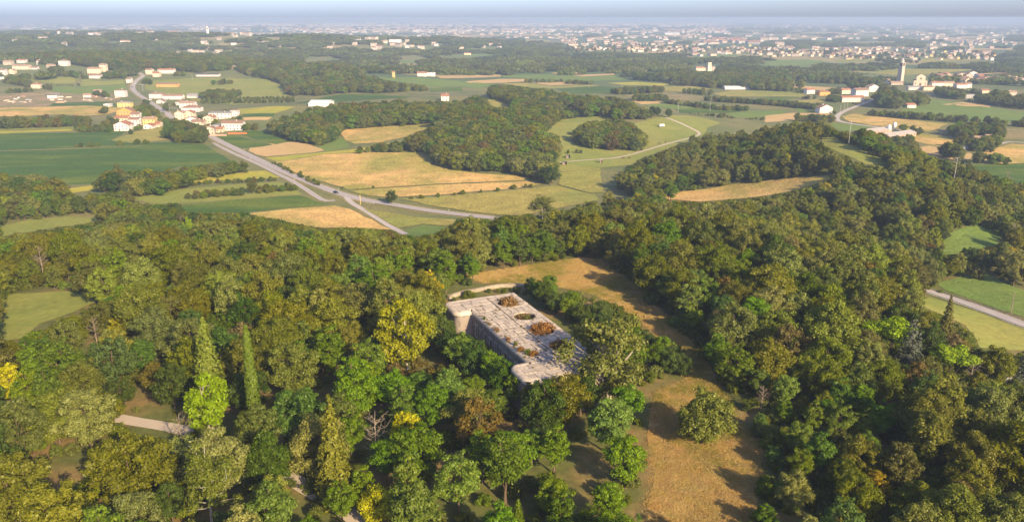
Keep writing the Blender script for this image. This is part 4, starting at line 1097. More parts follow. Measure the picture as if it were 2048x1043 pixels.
# bushes growing in the pits
FM = Matrix.Translation((FORT_O_[0], FORT_O_[1], zf)) @ Matrix.Rotation(FORT_A_, 4, 'Z')
def fbush(sp, u, v, z, h, wide, name, label, group=None):
    p = FM @ Vector((u, v, z))
    tree(sp, 0, p.x, p.y, h, rs.random() * 6, name, label, group, 'shrub', wide, z=p.z)
fbush('dead', PC[0][0] - .1, 10.2, RT - 1.3, 2.6, .95, 'dry_bush', 'rusty brown dry bush filling the gun pit at the far end of the fort roof')
fbush('shrub', PC[1][0] + .9, 10.4, RT - 2.6, 3.2, .7, 'green_bush', 'green bush growing in the half open gun pit of the fort roof')
fbush('dead', PC[1][0] - .6, 9.8, RT - 2.9, 2.4, .7, 'dry_bush', 'low dry bush beside the green one in the half open gun pit')
fbush('dead', PC[2][0], 10.1, RT - 1.1, 2.7, 1.02, 'dry_bush', 'orange brown dry bush spilling over the rim of the third gun pit')
fbush('dead', PC[3][0] - .3, 9.7, RT - 1.5, 2.6, .95, 'dry_bush', 'brown dry bush in the gun pit nearest the large airy tree')
fbush('shrub', PC[3][0] + 1.4, 10.8, RT - 1.7, 2.6, .7, 'green_bush', 'green bush in the gun pit nearest the large airy tree')
for k, (u, v, s_, w_) in enumerate([(29.6, 1.2, 1.5, .8), (30.6, 2.2, 1.2, .8), (27.2, .6, .9, .9), (24.2, .7, 1.4, .55), (21.0, .4, .9, .6), (14.5, .4, .8, .8), (7.0, .3, 1.1, .5)]):
    fbush('shrub' if k % 3 == 0 else 'dead', u, v, RT - .15, s_, w_, 'roof_bush', 'small dry bush rooted on the front edge of the fort roof', 'bushes on the fort roof edge')
# curved retaining wall behind the fort
wl = resample(catmull(ground_at([(896, 597), (925, 588), (960, 581), (1000, 574), (1035, 573), (1060, 578)])), 1.6)
rw = empty('retaining_wall', (float(wl[0, 0]), float(wl[0, 1]), h1(*wl[0])))
tag(rw, 'low curved pale stone retaining wall behind the fort', 'wall')
for i in range(len(wl) - 1):
    for c_ in range(2):
        a, b = wl[i], wl[i + 1]
        d = (b - a) / np.linalg.norm(b - a); nr = np.array([-d[1], d[0]])
        a2, b2 = a + d * (.02 + rs.uniform(0, .03)), b - d * .02
        z = h1(*a) - .3 + c_ * .68; w_ = .55 + rs.uniform(0, .06)
        V = []
        for zz in (z, z + .66 + rs.uniform(-.06, .02)):
            for p in (a2 - nr * w_, b2 - nr * w_, b2 + nr * .3, a2 + nr * .3): V.append((p[0] - rw.location.x, p[1] - rw.location.y, zz - rw.location.z))
        MB().add(V, [(0, 3, 2, 1), (4, 5, 6, 7), (0, 1, 5, 4), (1, 2, 6, 5), (2, 3, 7, 6), (3, 0, 4, 7)]).obj('stone_block', M_RUST, rw)

# ------------------------------------------------------------------ buildings
def wallmat(n, c): return plain_mat(n, c, .9, .10, .6)
WALLS = {'white': wallmat('white_render', (.64, .60, .545)), 'cream': wallmat('cream_render', (.64, .54, .38)), 'yellow': wallmat('yellow_render', (.66, .50, .17)),
         'beige': wallmat('beige_stone', (.48, .40, .30)), 'orange': wallmat('orange_render', (.60, .32, .09)), 'pink': wallmat('pink_brick', (.50, .30, .22)), 'grey': wallmat('grey_concrete', (.40, .39, .37))}
def tilemat(n, c):
    t = NT(n, .9); v = t.coord('Object'); a = t.noise(v, .5, 4, .7); b = t.noise(v, 5, 3)
    t.color(t.mix(a, c3(c, .7), c3(c, 1.3))); t.bump(b, .4, .1); return t.m
ROOFS = {'red': tilemat('red_tiles', (.31, .15, .085)), 'brown': tilemat('brown_tiles', (.25, .155, .105)), 'grey': tilemat('grey_sheet', (.27, .26, .25)), 'dark': tilemat('dark_slates', (.10, .095, .10)),
         'pale': tilemat('pale_sheet', (.66, .64, .62)), 'fibre': tilemat('fibre_cement_roof', (.40, .36, .31)), 'teal': tilemat('teal_sheet', (.10, .22, .20)), 'old': tilemat('weathered_tiles', (.33, .22, .15))}
M_GLASS = NT('window_glass', .2).color((.035, .035, .04)).m
M_DOOR = plain_mat('brown_door', (.12, .06, .03))
WIN = MB().box(-.5, .5, -.05, .02, -.65, .65).mesh('window'); WIN.materials.append(M_GLASS)
SILL = MB().box(-.62, .62, -.11, .02, -.80, -.68).box(-.62, -.53, -.08, .02, -.67, .72).box(.53, .62, -.08, .02, -.67, .72).box(-.52, .52, -.08, .02, .66, .74).mesh('frame'); SILL.materials.append(wallmat('window_trim', (.58, .54, .48)))
DOORM = MB().box(-.55, .55, -.06, .02, 0, 2.15).mesh('door'); DOORM.materials.append(M_DOOR)
def gable_mesh(w, d, hw, rise, along, hip=False):
    """walls with gables and a roof with overhang; ridge along x or y"""
    x, y = w / 2, d / 2
    wb, rb = MB(), MB()
    e = .55; t = .22
    s = rise / (y if along == 'x' else x)
    if hip or rise <= 0:
        wb.box(-x, x, -y, y, -1.0, hw)
        if rise <= 0:
            rb.box(-x - .3, x + .3, -y - .3, y + .3, hw, hw + .35)
        else:
            r = min(x, y); rx, ry = max(x - r, .01), max(y - r, .01); zr = hw + rise; ez = hw - .05
            V = [(-x - e, -y - e, ez), (x + e, -y - e, ez), (x + e, y + e, ez), (-x - e, y + e, ez), (-rx, -ry, zr), (rx, -ry, zr), (rx, ry, zr), (-rx, ry, zr)]
            rb.add(V, [(0, 3, 2, 1), (4, 5, 6, 7), (0, 1, 5, 4), (1, 2, 6, 5), (2, 3, 7, 6), (3, 0, 4, 7)])
    else:
        if along == 'x':
            P = [(-y, -1.0), (y, -1.0), (y, hw), (0, hw + rise), (-y, hw)]
            V = [(-x, a, b) for a, b in P] + [(x, a, b) for a, b in P]
        else:
            P = [(-x, -1.0), (x, -1.0), (x, hw), (0, hw + rise), (-x, hw)]
            V = [(a, y, b) for a, b in P] + [(a, -y, b) for a, b in P]
        wb.add(V, [(4, 3, 2, 1, 0), (5, 6, 7, 8, 9)] + [(i, (i + 1) % 5, 5 + (i + 1) % 5, 5 + i) for i in range(5)])
        hh = (y if along == 'x' else x) + e; L = (x if along == 'x' else y) + e
        zt_, ze = hw + rise + .06, hw - s * e + .06
        P = [(-hh, ze), (0, zt_), (hh, ze), (hh, ze + t), (0, zt_ + t), (-hh, ze + t)]
        V = [((-L, a, b) if along == 'x' else (a, L, b)) for a, b in P] + [((L, a, b) if along == 'x' else (a, -L, b)) for a, b in P]
        rb.add(V, [(5, 4, 1, 0), (4, 3, 2, 1), (6, 7, 10, 11), (7, 8, 9, 10)] + [(i, (i + 1) % 6, 6 + (i + 1) % 6, 6 + i) for i in range(6)])
    return wb, rb
hr = random.Random(11)
CACHE = {}
def house(px, py, wpx, st, wall, roof, label, along='x', depth=9.0, rz=0.0, hip=False, rise=None, windows=True, name='house', cat='house', group=None, store=2.9, maskit=True, xyz=None, wm=None):
    x, y, z = xyz if xyz else at(px, py)
    dist = math.hypot(y * CP + (CAMZ - z) * SP, 0)
    w = wm if wm else wpx * dist / FPX
    hw = st * store + .3
    if rise is None: rise = (depth if along == 'x' else w) * .5 * .42
    r = empty(name, (x, y + depth / 2, z), math.radians(rz)); tag(r, label, cat, group)
    wb, rb = gable_mesh(w, depth, hw, rise, along, hip)
    wb.obj('wall', WALLS[wall], r); ro = rb.obj('roof', ROOFS[roof], r)
    if windows:
        if st >= 1.5 and rise > 0:
            cx = hr.uniform(-.3, .3) * w; MB().box(cx - .35, cx + .35, -.4, .4, hw + rise * .3, hw + rise + .9).obj('chimney', WALLS['white' if wall == 'white' else 'cream'], ro)
        n = max(2, int(w / 3.4)); hr.seed(int(px * 7 + py))
        dk = hr.randrange(n)
        for f in range(int(st)):
            zc = f * store + 1.75
            for i in range(n):
                cx = (i + .5) / n * w - w / 2
                if f == 0 and i == dk:
                    d_ = new_obj('door', DOORM, r); d_.location = (cx, -depth / 2, .05); continue
                q = new_obj('window', WIN, r); q.location = (cx, -depth / 2, zc)
                new_obj('frame', SILL, q)
            m = max(1, int(depth / 4.5))
            for i in range(m):
                cy_ = (i + .5) / m * depth - depth / 2
                q = new_obj('window', WIN, r); q.location = (w / 2, cy_, zc); q.rotation_euler = (0, 0, hp)
    if maskit:
        hpx = (hw + rise * .6) * FPX / dist
        mask_poly([(px - wpx * .5, py), (px + wpx * .5, py), (px + wpx * .5, py - hpx * .9), (px - wpx * .5, py - hpx * .9)])
    return r
V1 = ' in the roadside village'; V2 = ' on the hillside left of the road'; V3 = ' near the church with the tall bell tower'
for a in [
    (127,132,19,3,'white','brown','tall white three-storey house with flat brown roof'+V2,{'hip':True,'rise':1.6}),
    (100,136,14,1.5,'beige','old','low beige stone house below the tall white house on the hillside',{}),
    (42,126,17,1.5,'white','red','small white house with bright red roof at the top of the hillside',{}),
    (15,130,17,2,'beige','old','beige farmhouse with weathered roof at the top of the hillside',{}),
    (42,139,34,2,'cream','old','long cream farmhouse on the hillside among the trees',{}),
    (23,148,10,2,'cream','old','narrow cream house below the long cream farmhouse',{'along':'y'}),
    (4,151,12,3,'white','brown','white three-storey house left of the narrow cream house',{}),
    (4,159,14,1,'white','pale','low white building with pale flat roof on the hillside',{'rise':0}),
    (67,139,13,1,'white','brown','low white cottage right of the long cream farmhouse',{}),
    (77,129,7,2,'white','old','narrow white house beside a round green tree on the hillside',{}),
    (188,147,26,2.5,'cream','old','large cream farmhouse with gable wall above the road',{'depth':12}),
    (206,144,13,4,'cream','old','tall tower-like wing of the cream farmhouse above the road',{'depth':8}),
    (190,157,24,1.5,'white','brown','brown-roofed annexe in front of the large cream farmhouse',{}),
    (71,177,17,2,'cream','red','cream house with reddish roof among trees below the hillside',{'hip':True}),
    (172,195,14,1,'white','old','white ruined cottage with sloping walls in the waste ground',{'rz':20}),
    (193,187,14,1,'beige','old','pale roofless-looking shed behind the white ruined cottage',{'rz':25}),
    (240,194,20,3,'white','brown','white three-storey block with flat brown roof beside the road bend',{'hip':True,'rise':1.4}),
    (248,215,26,2,'yellow','grey','bright yellow two-storey house with grey roof',{'rise':1.2,'hip':True}),
    (213,214,11,1,'white','pale','small white box-like shed left of the bright yellow house',{'rise':0}),
    (257,166,9,2,'white','brown','small white house with thin tower among trees beside the road',{}),
    (298,149,13,2.5,'cream','brown','tall cream house at the top end of the road',{}),
    (312,154,13,2,'cream','red','small cream house beside the tall cream one at the top of the road',{}),
    (332,147,32,2,'white','red','long house with dull red roof behind the top of the road',{}),
    (415,153,46,1,'white','dark','long low white building with dark roof beyond the meadow',{}),
    (334,174,43,1.3,'orange','brown','long low orange house with brown roof in the meadow',{}),
    (312,197,27,2,'white','brown','white two-storey house with brown hipped roof beside the road',{'hip':True}),
    (345,199,40,1.6,'white','brown','row of terraced white houses with brown roof and loggias',{}),
    (320,207,14,1,'white','brown','small white garage on the paved yard'+V1,{'along':'y'}),
    (362,210,22,1.2,'white','brown','low white house with dusky roof below the terraced row',{'hip':True}),
    (390,196,32,1,'white','grey','long white barn with grey roof beside the orchard',{'rise':2.2}),
    (374,216,30,2,'white','old','white house behind the wide hipped roof'+V1,{}),
    (381,224,36,1.6,'white','brown','wide white house with low brown hipped roof'+V1,{'hip':True,'depth':13}),
    (359,240,17,2.5,'cream','old','narrow cream house with gable beside the road'+V1,{'along':'y','depth':10}),
    (377,237,20,2,'cream','red','cream house with red roof behind the narrow gabled one',{'along':'y'}),
    (381,250,20,2,'white','old','white house at the middle of the village lane',{'along':'y','rz':15}),
    (392,256,16,2,'cream','brown','cream house with brown roof at the middle of the lane',{'rz':15}),
    (400,254,15,1.5,'beige','brown','beige shed between the cream houses'+V1,{}),
    (417,247,20,2,'cream','red','cream house with red roof and wide gable'+V1,{'along':'y','depth':11}),
    (440,238,44,2,'white','grey','long white workshop with flat grey roof',{'rise':.8,'depth':14}),
    (468,233,13,2,'white','old','white wing at the end of the flat-roofed workshop',{'rise':0}),
    (465,261,42,2.3,'white','brown','long white farmhouse with brown tiled roof at the village end',{}),
    (416,270,22,2,'beige','brown','beige house with brown gabled roof nearest the corn mound',{'along':'y','rz':10}),
    (439,265,12,1,'cream','red','small red-roofed shed beside the long white farmhouse',{}),
    (433,257,15,1,'grey','grey','grey flat shed behind the small red-roofed shed',{'rise':0}),
    (366,259,14,1.7,'white','brown','small white house between the trees of the corn mound',{}),
    (243,262,29,2,'white','red','large white house with wide gable beside the soybean field',{'along':'y','depth':12}),
    (268,252,20,2.2,'white','brown','white two-storey house behind the wide gabled one',{}),
    (250,233,32,2,'orange','brown','orange house with wide brown roof and gable'+V1,{'along':'y','depth':11}),
    (242,243,26,1.2,'cream','red','low house with red roof in front of the orange house',{}),
    (270,240,17,2,'white','brown','white house with balconies behind the orange house',{}),
    (298,250,24,2,'yellow','old','yellow house with stepped roof beside the road'+V1,{}),
    (296,258,18,1,'white','red','small white house with red roof at the top of the corn mound',{'along':'y'}),
    (314,254,10,1,'cream','red','tiny red-roofed shed beside the top of the corn mound',{}),
    (471,133,16,2,'white','brown','white house alone in the wood above the orchard',{}),
    (637,213,40,.9,'white','pale','wide white hall with pale metal roof behind the dark wood',{'depth':30,'windows':False,'rise':2.5}),
    (844,153,19,2,'white','red','white house with red roof beside the long stubble fields',{}),
    (862,153,16,1.4,'white','pale','white annexe beside the red-roofed house at the stubble fields',{}),
    (787,155,5,3,'yellow','red','slim yellow tower-like house at the edge of the far meadow',{'depth':5}),
    (890,202,15,2,'white','red','white house with dull red roof hidden in the central wood',{}),
    (1620,188,18,2,'white','red','white house with red roof at the left end of the church village',{'rz':15}),
    (1648,191,24,1.6,'orange','red','orange house with solar panels on its roof',{'hip':True,'rz':15}),
    (1691,188,21,2,'cream','red','cream house behind the long red-roofed farmhouse',{'rz':15}),
    (1722,193,30,3,'white','brown','large white three-storey house beside the country road',{'rz':15,'depth':12}),
    (1705,204,47,2,'white','red','long white farmhouse with red roof beside the country road',{'rz':8}),
    (1746,184,24,2.4,'white','old','white house with gable facing the country road',{'rz':15,'along':'y'}),
    (1650,226,29,2,'white','brown','white house with brown roof alone in the fields below the country road',{'rz':15,'along':'y'}),
    (1800,205,24,1.8,'white','brown','white house with flat eaves beside the dark garden trees',{'hip':True}),
    (1822,216,19,1.2,'white','red','low white house with bright red roof at the edge of the green field',{'rz':10}),
    (1803,215,6,1.5,'white','pale','tiny white hut beside the bright red roof',{}),
    (1769,166,22,1.6,'white','old','white house left of the bell tower',{}),
    (1795,170,26,1.2,'beige','old','low beige houses at the foot of the bell tower',{}),
    (1831,180,28,1.3,'white','grey','low white building with grey roof below the church front',{}),
    (1858,181,22,1.7,'cream','red','pinkish house with red hipped roof below the church front',{'hip':True}),
    (1876,173,24,2,'white','red','white row house right of the church',{}),
    (1898,173,20,2,'cream','old','cream house right of the church',{}),
    (1922,177,22,2,'white','red','white house with red roof at the village garden edge',{'rz':10}),
    (1937,176,12,2.2,'white','brown','slim white house beside the one at the village garden edge',{}),
    (1941,197,20,1.7,'grey','grey','modern grey house among dark trees',{'rise':0}),
    (1971,187,14,1.4,'cream','red','small cream house among the trees right of the modern grey one',{}),
    (2026,191,14,1.5,'beige','old','beige house among the trees at the far side of the green field',{}),
    (1480,179,60,1,'white','pale','long pale low sheds at the edge of the far wood',{'windows':False,'depth':14,'rise':1.5}),
    (1407,142,30,2.2,'cream','red','long castle wing with red roof among the far trees',{'depth':12}),
    (1425,142,10,2.6,'beige','old','stone wing right of the castle tower',{}),
    (1963,286,22,1.2,'beige','old','weathered farm roofs among the trees between the stubble fields',{'rz':-6}),
    (1985,283,20,1.2,'white','old','pale farm annexe beside the weathered roofs',{'rz':-6}),
    (790,85,24,1.5,'white','pale','far white hall beside dark woods',{'windows':False,'depth':20}),
    (60,75,16,2,'white','red','white villa on the far wooded hill',{'windows':False}), (85,80,16,2.5,'white','old','larger white villa on the far wooded hill',{'windows':False}),
    (92,70,9,2,'orange','red','orange villa on the far wooded hill',{'windows':False}), (250,85,20,1.5,'white','red','far red-roofed houses beyond the wooded hill',{'windows':False}),
    (300,100,14,1.5,'white','red','small far house with red roof above the wood',{'windows':False}), (345,102,14,1.5,'white','red','far house with red roof right of the small one above the wood',{'windows':False}),
    (400,73,16,2,'white','old','white far church hall beside the hilltop spire',{'windows':False}), (430,72,26,2,'cream','red','far hilltop houses beside the spire',{'windows':False}),
    (935,110,14,1.5,'cream','red','single red-roofed farmhouse in the far woods',{'windows':False}),
    (1345,70,30,1.5,'white','pale','far white factory hall left of the long village',{'windows':False,'depth':40}), (1420,84,40,1.6,'white','pale','large far white factory hall behind the long village',{'windows':False,'depth':50,'rise':0}),
    (1460,83,36,1.8,'white','pale','second far white factory hall behind the long village',{'windows':False,'depth':50,'rise':0}), (1490,87,24,1.6,'white','teal','far factory hall with bluish roof behind the long village',{'windows':False,'depth':40,'rise':0}),
    (1515,83,26,1.6,'white','pale','third far white factory hall behind the long village',{'windows':False,'depth':50,'rise':0}),
    ]:
    house(*a[:7], **a[7])
# long village: houses too small to show windows
gl = 'small pale house with tiled roof in the long far village'
k_ = 0
for i in range(150):
    px = hr.uniform(1385, 1990)
    while vnoise(px, 3.0, 55) < hr.uniform(.2, .75): px = hr.uniform(1385, 1990)
    t = (px - 1385) / 605
    py = 97 + 16 * min(1, t * 1.6) + hr.gauss(0, 4.6)
    house(px, py, 0, hr.choice([1.3, 1.6, 2, 2]), hr.choice(['white', 'cream', 'beige', 'beige', 'yellow', 'cream']), hr.choice(['red', 'red', 'brown', 'old']), gl, hr.choice('xy'), hr.uniform(8, 12), hr.uniform(-30, 40), windows=False, group='houses of the long far village', wm=hr.uniform(8, 14), maskit=False); i % 2 or mask_poly([(px - 6, py + 2), (px + 6, py + 2), (px + 6, py - 6), (px - 6, py - 6)])
for i in range(34):
    px = hr.uniform(1860, 2060); py = 151 + (px - 1860) * .012 + hr.uniform(0, 17)
    house(px, py, 0, hr.choice([1.5, 2]), hr.choice(['white', 'cream', 'beige']), hr.choice(['red', 'brown', 'old']), 'pale house with tiled roof in the streets right of the church', hr.choice('xy'), 10, hr.uniform(-10, 30), windows=False, group='houses right of the church', wm=hr.uniform(11, 18), maskit=True)
for i in range(46):
    px = hr.uniform(1140, 1400); py = 92 + hr.uniform(0, 12)
    house(px, py, 0, hr.choice([1.5, 2]), hr.choice(['white', 'cream', 'beige']), hr.choice(['red', 'brown', 'old']), 'small pale house with red roof in the far hamlet left of the long village', hr.choice('xy'), 11, hr.uniform(-30, 30), windows=False, group='houses of the far hamlet', wm=hr.uniform(12, 22), maskit=False); mask_poly([(px - 6, py + 2), (px + 6, py + 2), (px + 6, py - 5), (px - 6, py - 5)])
# the far towns read as one mass of pale blocks
TOWN = [wallmat('far_pale_walls', (.52, .49, .45)), wallmat('far_cream_walls', (.48, .41, .32)), wallmat('far_stone_walls', (.36, .31, .25))]
def town(name, regions, label):
    V, Fq, mi = [], [], []
    for (x0, x1, y0, y1, n_, wr, hr_) in regions:
        for k in range(n_):
            px, py = rng.uniform(x0, x1), y0 + (y1 - y0) * rng.random()
            if vnoise(px * 3, py * 25, 60) < .30: continue
            if py > 62: mask_poly([(px - 5, py + 1.5), (px + 5, py + 1.5), (px + 5, py - 4), (px - 5, py - 4)])
            q = ground_at([(px, py)])[0]; w_, d_, hh = rng.uniform(*wr), rng.uniform(*wr) * .8, rng.uniform(*hr_)
            a = rng.uniform(-.6, .6); c_, s_ = math.cos(a), math.sin(a); z = h1(*q); n0 = len(V)
            low = hh < 12
            for zz, f in ((z - 1, 1), (z + hh, 1)):
                for sx, sy in ((-1, -1), (1, -1), (1, 1), (-1, 1)): V.append((q[0] + (sx * w_ * c_ - sy * d_ * s_) / 2, q[1] + (sx * w_ * s_ + sy * d_ * c_) / 2, zz))
            for sx in (-1, 1): V.append((q[0] + sx * w_ * c_ / 2, q[1] + sx * w_ * s_ / 2, z + hh + (w_ * .12 if low else .3)))
            Fq += [(n0, n0 + 1, n0 + 5, n0 + 4), (n0 + 2, n0 + 3, n0 + 7, n0 + 6), (n0 + 1, n0 + 2, n0 + 6, n0 + 9, n0 + 5), (n0 + 3, n0, n0 + 4, n0 + 8, n0 + 7), (n0 + 4, n0 + 5, n0 + 9, n0 + 8), (n0 + 6, n0 + 7, n0 + 8, n0 + 9)]
            wmi = int(rng.choice(3, p=[.3, .35, .35])); rmi = (3 + int(rng.integers(0, 3))) if low else 6
            mi += [wmi] * 4 + [rmi] * 2
    me = mesh_np(name, V, Fq, mi)
    o = new_obj(name, me, None, [TOWN[0], TOWN[1], TOWN[2], ROOFS['red'], ROOFS['old'], ROOFS['brown'], ROOFS['pale']])
    o['kind'] = 'stuff'; o['label'] = label; o['category'] = 'town'
town('far_city', [(1385, 1990, 96, 113, 150, (10, 22), (5, 8)), (250, 1450, 45.5, 54, 1900, (22, 70), (9, 26)), (0, 700, 48, 60, 700, (18, 50), (7, 16)), (600, 1450, 50, 66, 900, (18, 50), (7, 14)), (1400, 2048, 46, 58, 520, (18, 50), (6, 12)),
                  (1200, 2048, 56, 80, 190, (12, 34), (6, 9)), (1850, 2048, 82, 92, 60, (11, 20), (6, 8)), (100, 640, 62, 72, 120, (12, 30), (6, 10)), (1120, 1420, 70, 92, 120, (12, 30), (6, 8)), (700, 1120, 64, 80, 90, (12, 30), (6, 9)), (520, 1000, 84, 100, 40, (11, 18), (6, 8)), (0, 480, 66, 92, 40, (10, 16), (5, 8)), (270, 480, 99, 110, 14, (9, 14), (5, 7)), (1400, 1560, 78, 92, 40, (25, 60), (7, 11))],
     'pale hazy roofs and blocks of the distant city on the plain')

# church and bell tower
def spire(px, py, hgt, w, label, name='bell_tower', cat='bell tower', parts=True, wall='beige'):
    x, y, z = at(px, py); r = empty(name, (x, y, z), .55); tag(r, label, cat)
    sh = hgt * .66
    V = []
    for zz, k in ((-1, 1.0), (sh, .84)):
        for sx, sy in ((-1, -1), (1, -1), (1, 1), (-1, 1)): V.append((sx * w / 2 * k, sy * w / 2 * k, zz))
    MB().add(V, [(4, 5, 6, 7), (0, 1, 5, 4), (1, 2, 6, 5), (2, 3, 7, 6), (3, 0, 4, 7)]).obj('shaft', WALLS[wall], r)
    w2 = w * .84
    MB().box(-w2 / 2 - .35, w2 / 2 + .35, -w2 / 2 - .35, w2 / 2 + .35, sh + .01, sh + .6).obj('cornice', WALLS['cream'], r)
    b = MB(); bh = hgt * .13
    for sx in (-1, 1):
        for sy in (-1, 1): b.box(*sorted((sx * w2 / 2, sx * (w2 / 2 - 1.5))), *sorted((sy * w2 / 2, sy * (w2 / 2 - 1.5))), sh + .61, sh + bh)
    b.box(-w2 / 2 - .25, w2 / 2 + .25, -w2 / 2 - .25, w2 / 2 + .25, sh + bh + .01, sh + bh + .8)
    bo = b.obj('belfry', WALLS[wall], r)
    MB().box(-w2 / 2 + 1.2, w2 / 2 - 1.2, -w2 / 2 + 1.2, w2 / 2 - 1.2, sh + .62, sh + bh - .1).obj('bell_chamber', M_DARK, bo)  # solid near-black block painting the shade inside the belfry
    z0 = sh + bh + .82
    MB().tube([(0, 0, z0), (0, 0, z0 + hgt * .06)], [w2 * .40, w2 * .38], 8).obj('drum', WALLS['cream'], r)
    MB().tube([(0, 0, z0 + hgt * .061), (0, 0, z0 + hgt * .085), (0, 0, hgt)], [w2 * .42, w2 * .34, .12], 8).obj('spire', WALLS['grey'], r)
    mask_poly([(px - w * .6 * FPX / y, py), (px + w * .6 * FPX / y, py), (px + 2, py - hgt * FPX / y), (px - 2, py - hgt * FPX / y)])
    return r
spire(1799, 168, 44, 8.4, 'tall stone bell tower with pointed top beside the village church')
spire(416, 74, 34, 8, 'far pale bell tower on the hilltop above the woods', wall='white')
spire(1681, 57, 42, 12, 'far bell tower rising from the hazy plain', wall='cream'); spire(2003, 86, 34, 7, 'far bell tower of the hamlet on the right of the plain', wall='white')
x, y, z = at(1840, 172)
ch = empty('church', (x, y, z), math.radians(-22)); tag(ch, 'pale stone church with stepped gable front and red roof', 'church')
def gx_(name, w, d, hw, rise, yo, wm, rm, parent, zo=0):
    wb, rb = gable_mesh(w, d, hw, rise, 'y')
    for b in (wb, rb): b.V = [(v[0], v[1] + yo, v[2] + zo) for v in b.V]
    a = wb.obj(name, wm, parent); rb.obj('roof', rm, parent); return a
gx_('nave', 11, 34, 13.5, 3.0, 19, WALLS['cream'], ROOFS['red'], ch); gx_('aisle', 19, 30, 7.5, 1.2, 19.3, WALLS['cream'], ROOFS['red'], ch)
f = MB(); f.box(-10.2, 10.2, 0, 1.2, -1, 8.5); f.box(-6.6, 6.6, -.15, 1.15, 8.51, 15.5)
f.add([(-6.9, -.2, 15.51), (6.9, -.2, 15.51), (0, -.2, 19.2), (-6.9, 1.2, 15.51), (6.9, 1.2, 15.51), (0, 1.2, 19.2)], [(0, 1, 2), (3, 5, 4), (0, 3, 4, 1), (1, 4, 5, 2), (2, 5, 3, 0)])
fo = f.obj('front', WALLS['cream'], ch)
MB().box(-1.3, 1.3, -.08, .1, 0, 4.6).obj('portal', M_DOOR, fo); MB().tube([(0, -.32, 12), (0, .2, 12)], 1.3, 16).obj('rose_window', M_GLASS, fo)
for sx in (-1, 1): MB().box(sx * 7.5 - .5, sx * 7.5 + .5, -.08, .1, 2.5, 5.5).obj('window', M_GLASS, fo)
mask_poly([(1818, 172), (1852, 174), (1852, 150), (1820, 152)])
x, y, z = at(1417, 142)
ct = empty('castle_tower', (x, y, z), .3); tag(ct, 'square castle tower rising above the far wood', 'tower')
MB().box(-4, 4, -4, 4, -1, 17).obj('wall', WALLS['cream'], ct); MB().box(-4.4, 4.4, -4.4, 4.4, 17.01, 17.8).obj('cornice', WALLS['beige'], ct)
for sx in (-1, 1): MB().box(sx * 1.8 - .6, sx * 1.8 + .6, -4.1, -3.9, 13, 15).obj('window', M_GLASS, ct)
mask_poly([(1395, 142), (1430, 142), (1430, 124), (1395, 128)])
# long poultry barns with silos
def barn(px, py, L, D, rzd, label, wall='pink', roof='fibre', hw=3.6, rise=1.9):
    x, y, z = at(px, py); r = empty('barn', (x, y, z), math.radians(rzd)); tag(r, label, 'barn')
    wb, rb = gable_mesh(D, L, hw, rise, 'y'); wb.obj('wall', WALLS[wall], r); rb.obj('roof', ROOFS[roof], r)
    for k in range(int(L / 5)):
        q = new_obj('window', WIN, r); q.location = (D / 2, -L / 2 + 3 + 5 * k, 2.2); q.rotation_euler = (0, 0, hp)
    MB().box(-1.4, 1.4, -L / 2 - .06, -L / 2 + .05, 0, 2.8).obj('door', M_DOOR, r)
barn(1744, 268, 46, 13, -55, 'long pink brick barn with sloping grey-brown roof left of the silos')
barn(1792, 275, 46, 13, -55, 'long pink brick barn with sloping roof right of the silos')
mask_poly([(1690, 265), (1780, 274), (1795, 255), (1730, 250)]); mask_poly([(1740, 275), (1800, 284), (1850, 272), (1800, 262)])
for px, py in ((1777, 266), (1788, 261)):
    x, y, z = at(px, py); r = empty('feed_silo', (x, y, z)); tag(r, 'white metal feed silo between the two long barns', 'silo', 'silos between the barns')
    MB().tube([(0, 0, 1.6), (0, 0, 2.6), (0, 0, 7.2), (0, 0, 8.4)], [.5, 1.9, 1.9, .3], 14).obj('tank', ROOFS['pale'], r, True)
    for a in range(4): MB().tube([(1.5 * math.cos(a * hp), 1.5 * math.sin(a * hp), -.2), (1.5 * math.cos(a * hp), 1.5 * math.sin(a * hp), 2.9)], .09, 5).obj('leg', WALLS['grey'], r)
x, y, z = at(1917, 302); r = empty('long_shed', (x, y, z), math.radians(-52)); tag(r, 'very long low grey shed between the stubble fields', 'shed')
wb, rb = gable_mesh(5, 62, 2.4, .8, 'y'); wb.obj('wall', WALLS['grey'], r); rb.obj('roof', ROOFS['grey'], r)
mask_poly([(1882, 290), (1955, 306), (1955, 312), (1882, 298)])
# open barn with curved roof in the waste ground
x, y, z = at(105, 196); r = empty('open_barn', (x, y, z), .2); tag(r, 'open barn with white wall and arched grey roof in the waste ground', 'barn')
A_ = [(8.5 * math.cos(t), 4.4 + 2.0 * math.sin(t)) for t in np.linspace(math.pi, 0, 9)]
V = [(a, -5.5, b) for a, b in A_] + [(a, 5.5, b) for a, b in A_] + [(a, -5.5, b + .2) for a, b in A_] + [(a, 5.5, b + .2) for a, b in A_]
MB().add(V, [(i, i + 1, 10 + i, 9 + i) for i in range(8)] + [(18 + i, 27 + i, 28 + i, 19 + i) for i in range(8)] + [(i, 18 + i, 19 + i, i + 1) for i in range(8)] + [(9 + i, 10 + i, 28 + i, 27 + i) for i in range(8)]).obj('roof', ROOFS['grey'], r)
MB().box(-5, 7, -4.6, -4.3, -1, 3.8).box(6.8, 7.1, -4.2, 5, -1, 4).obj('wall', WALLS['white'], r)
for sx in (-8, -2.5, 3, 8): MB().tube([(sx, 5.2, -.5), (sx, 5.2, 4.6)], .14, 6).obj('post', WALLS['grey'], r)
mask_poly([(90, 197), (122, 197), (122, 182), (90, 184)])
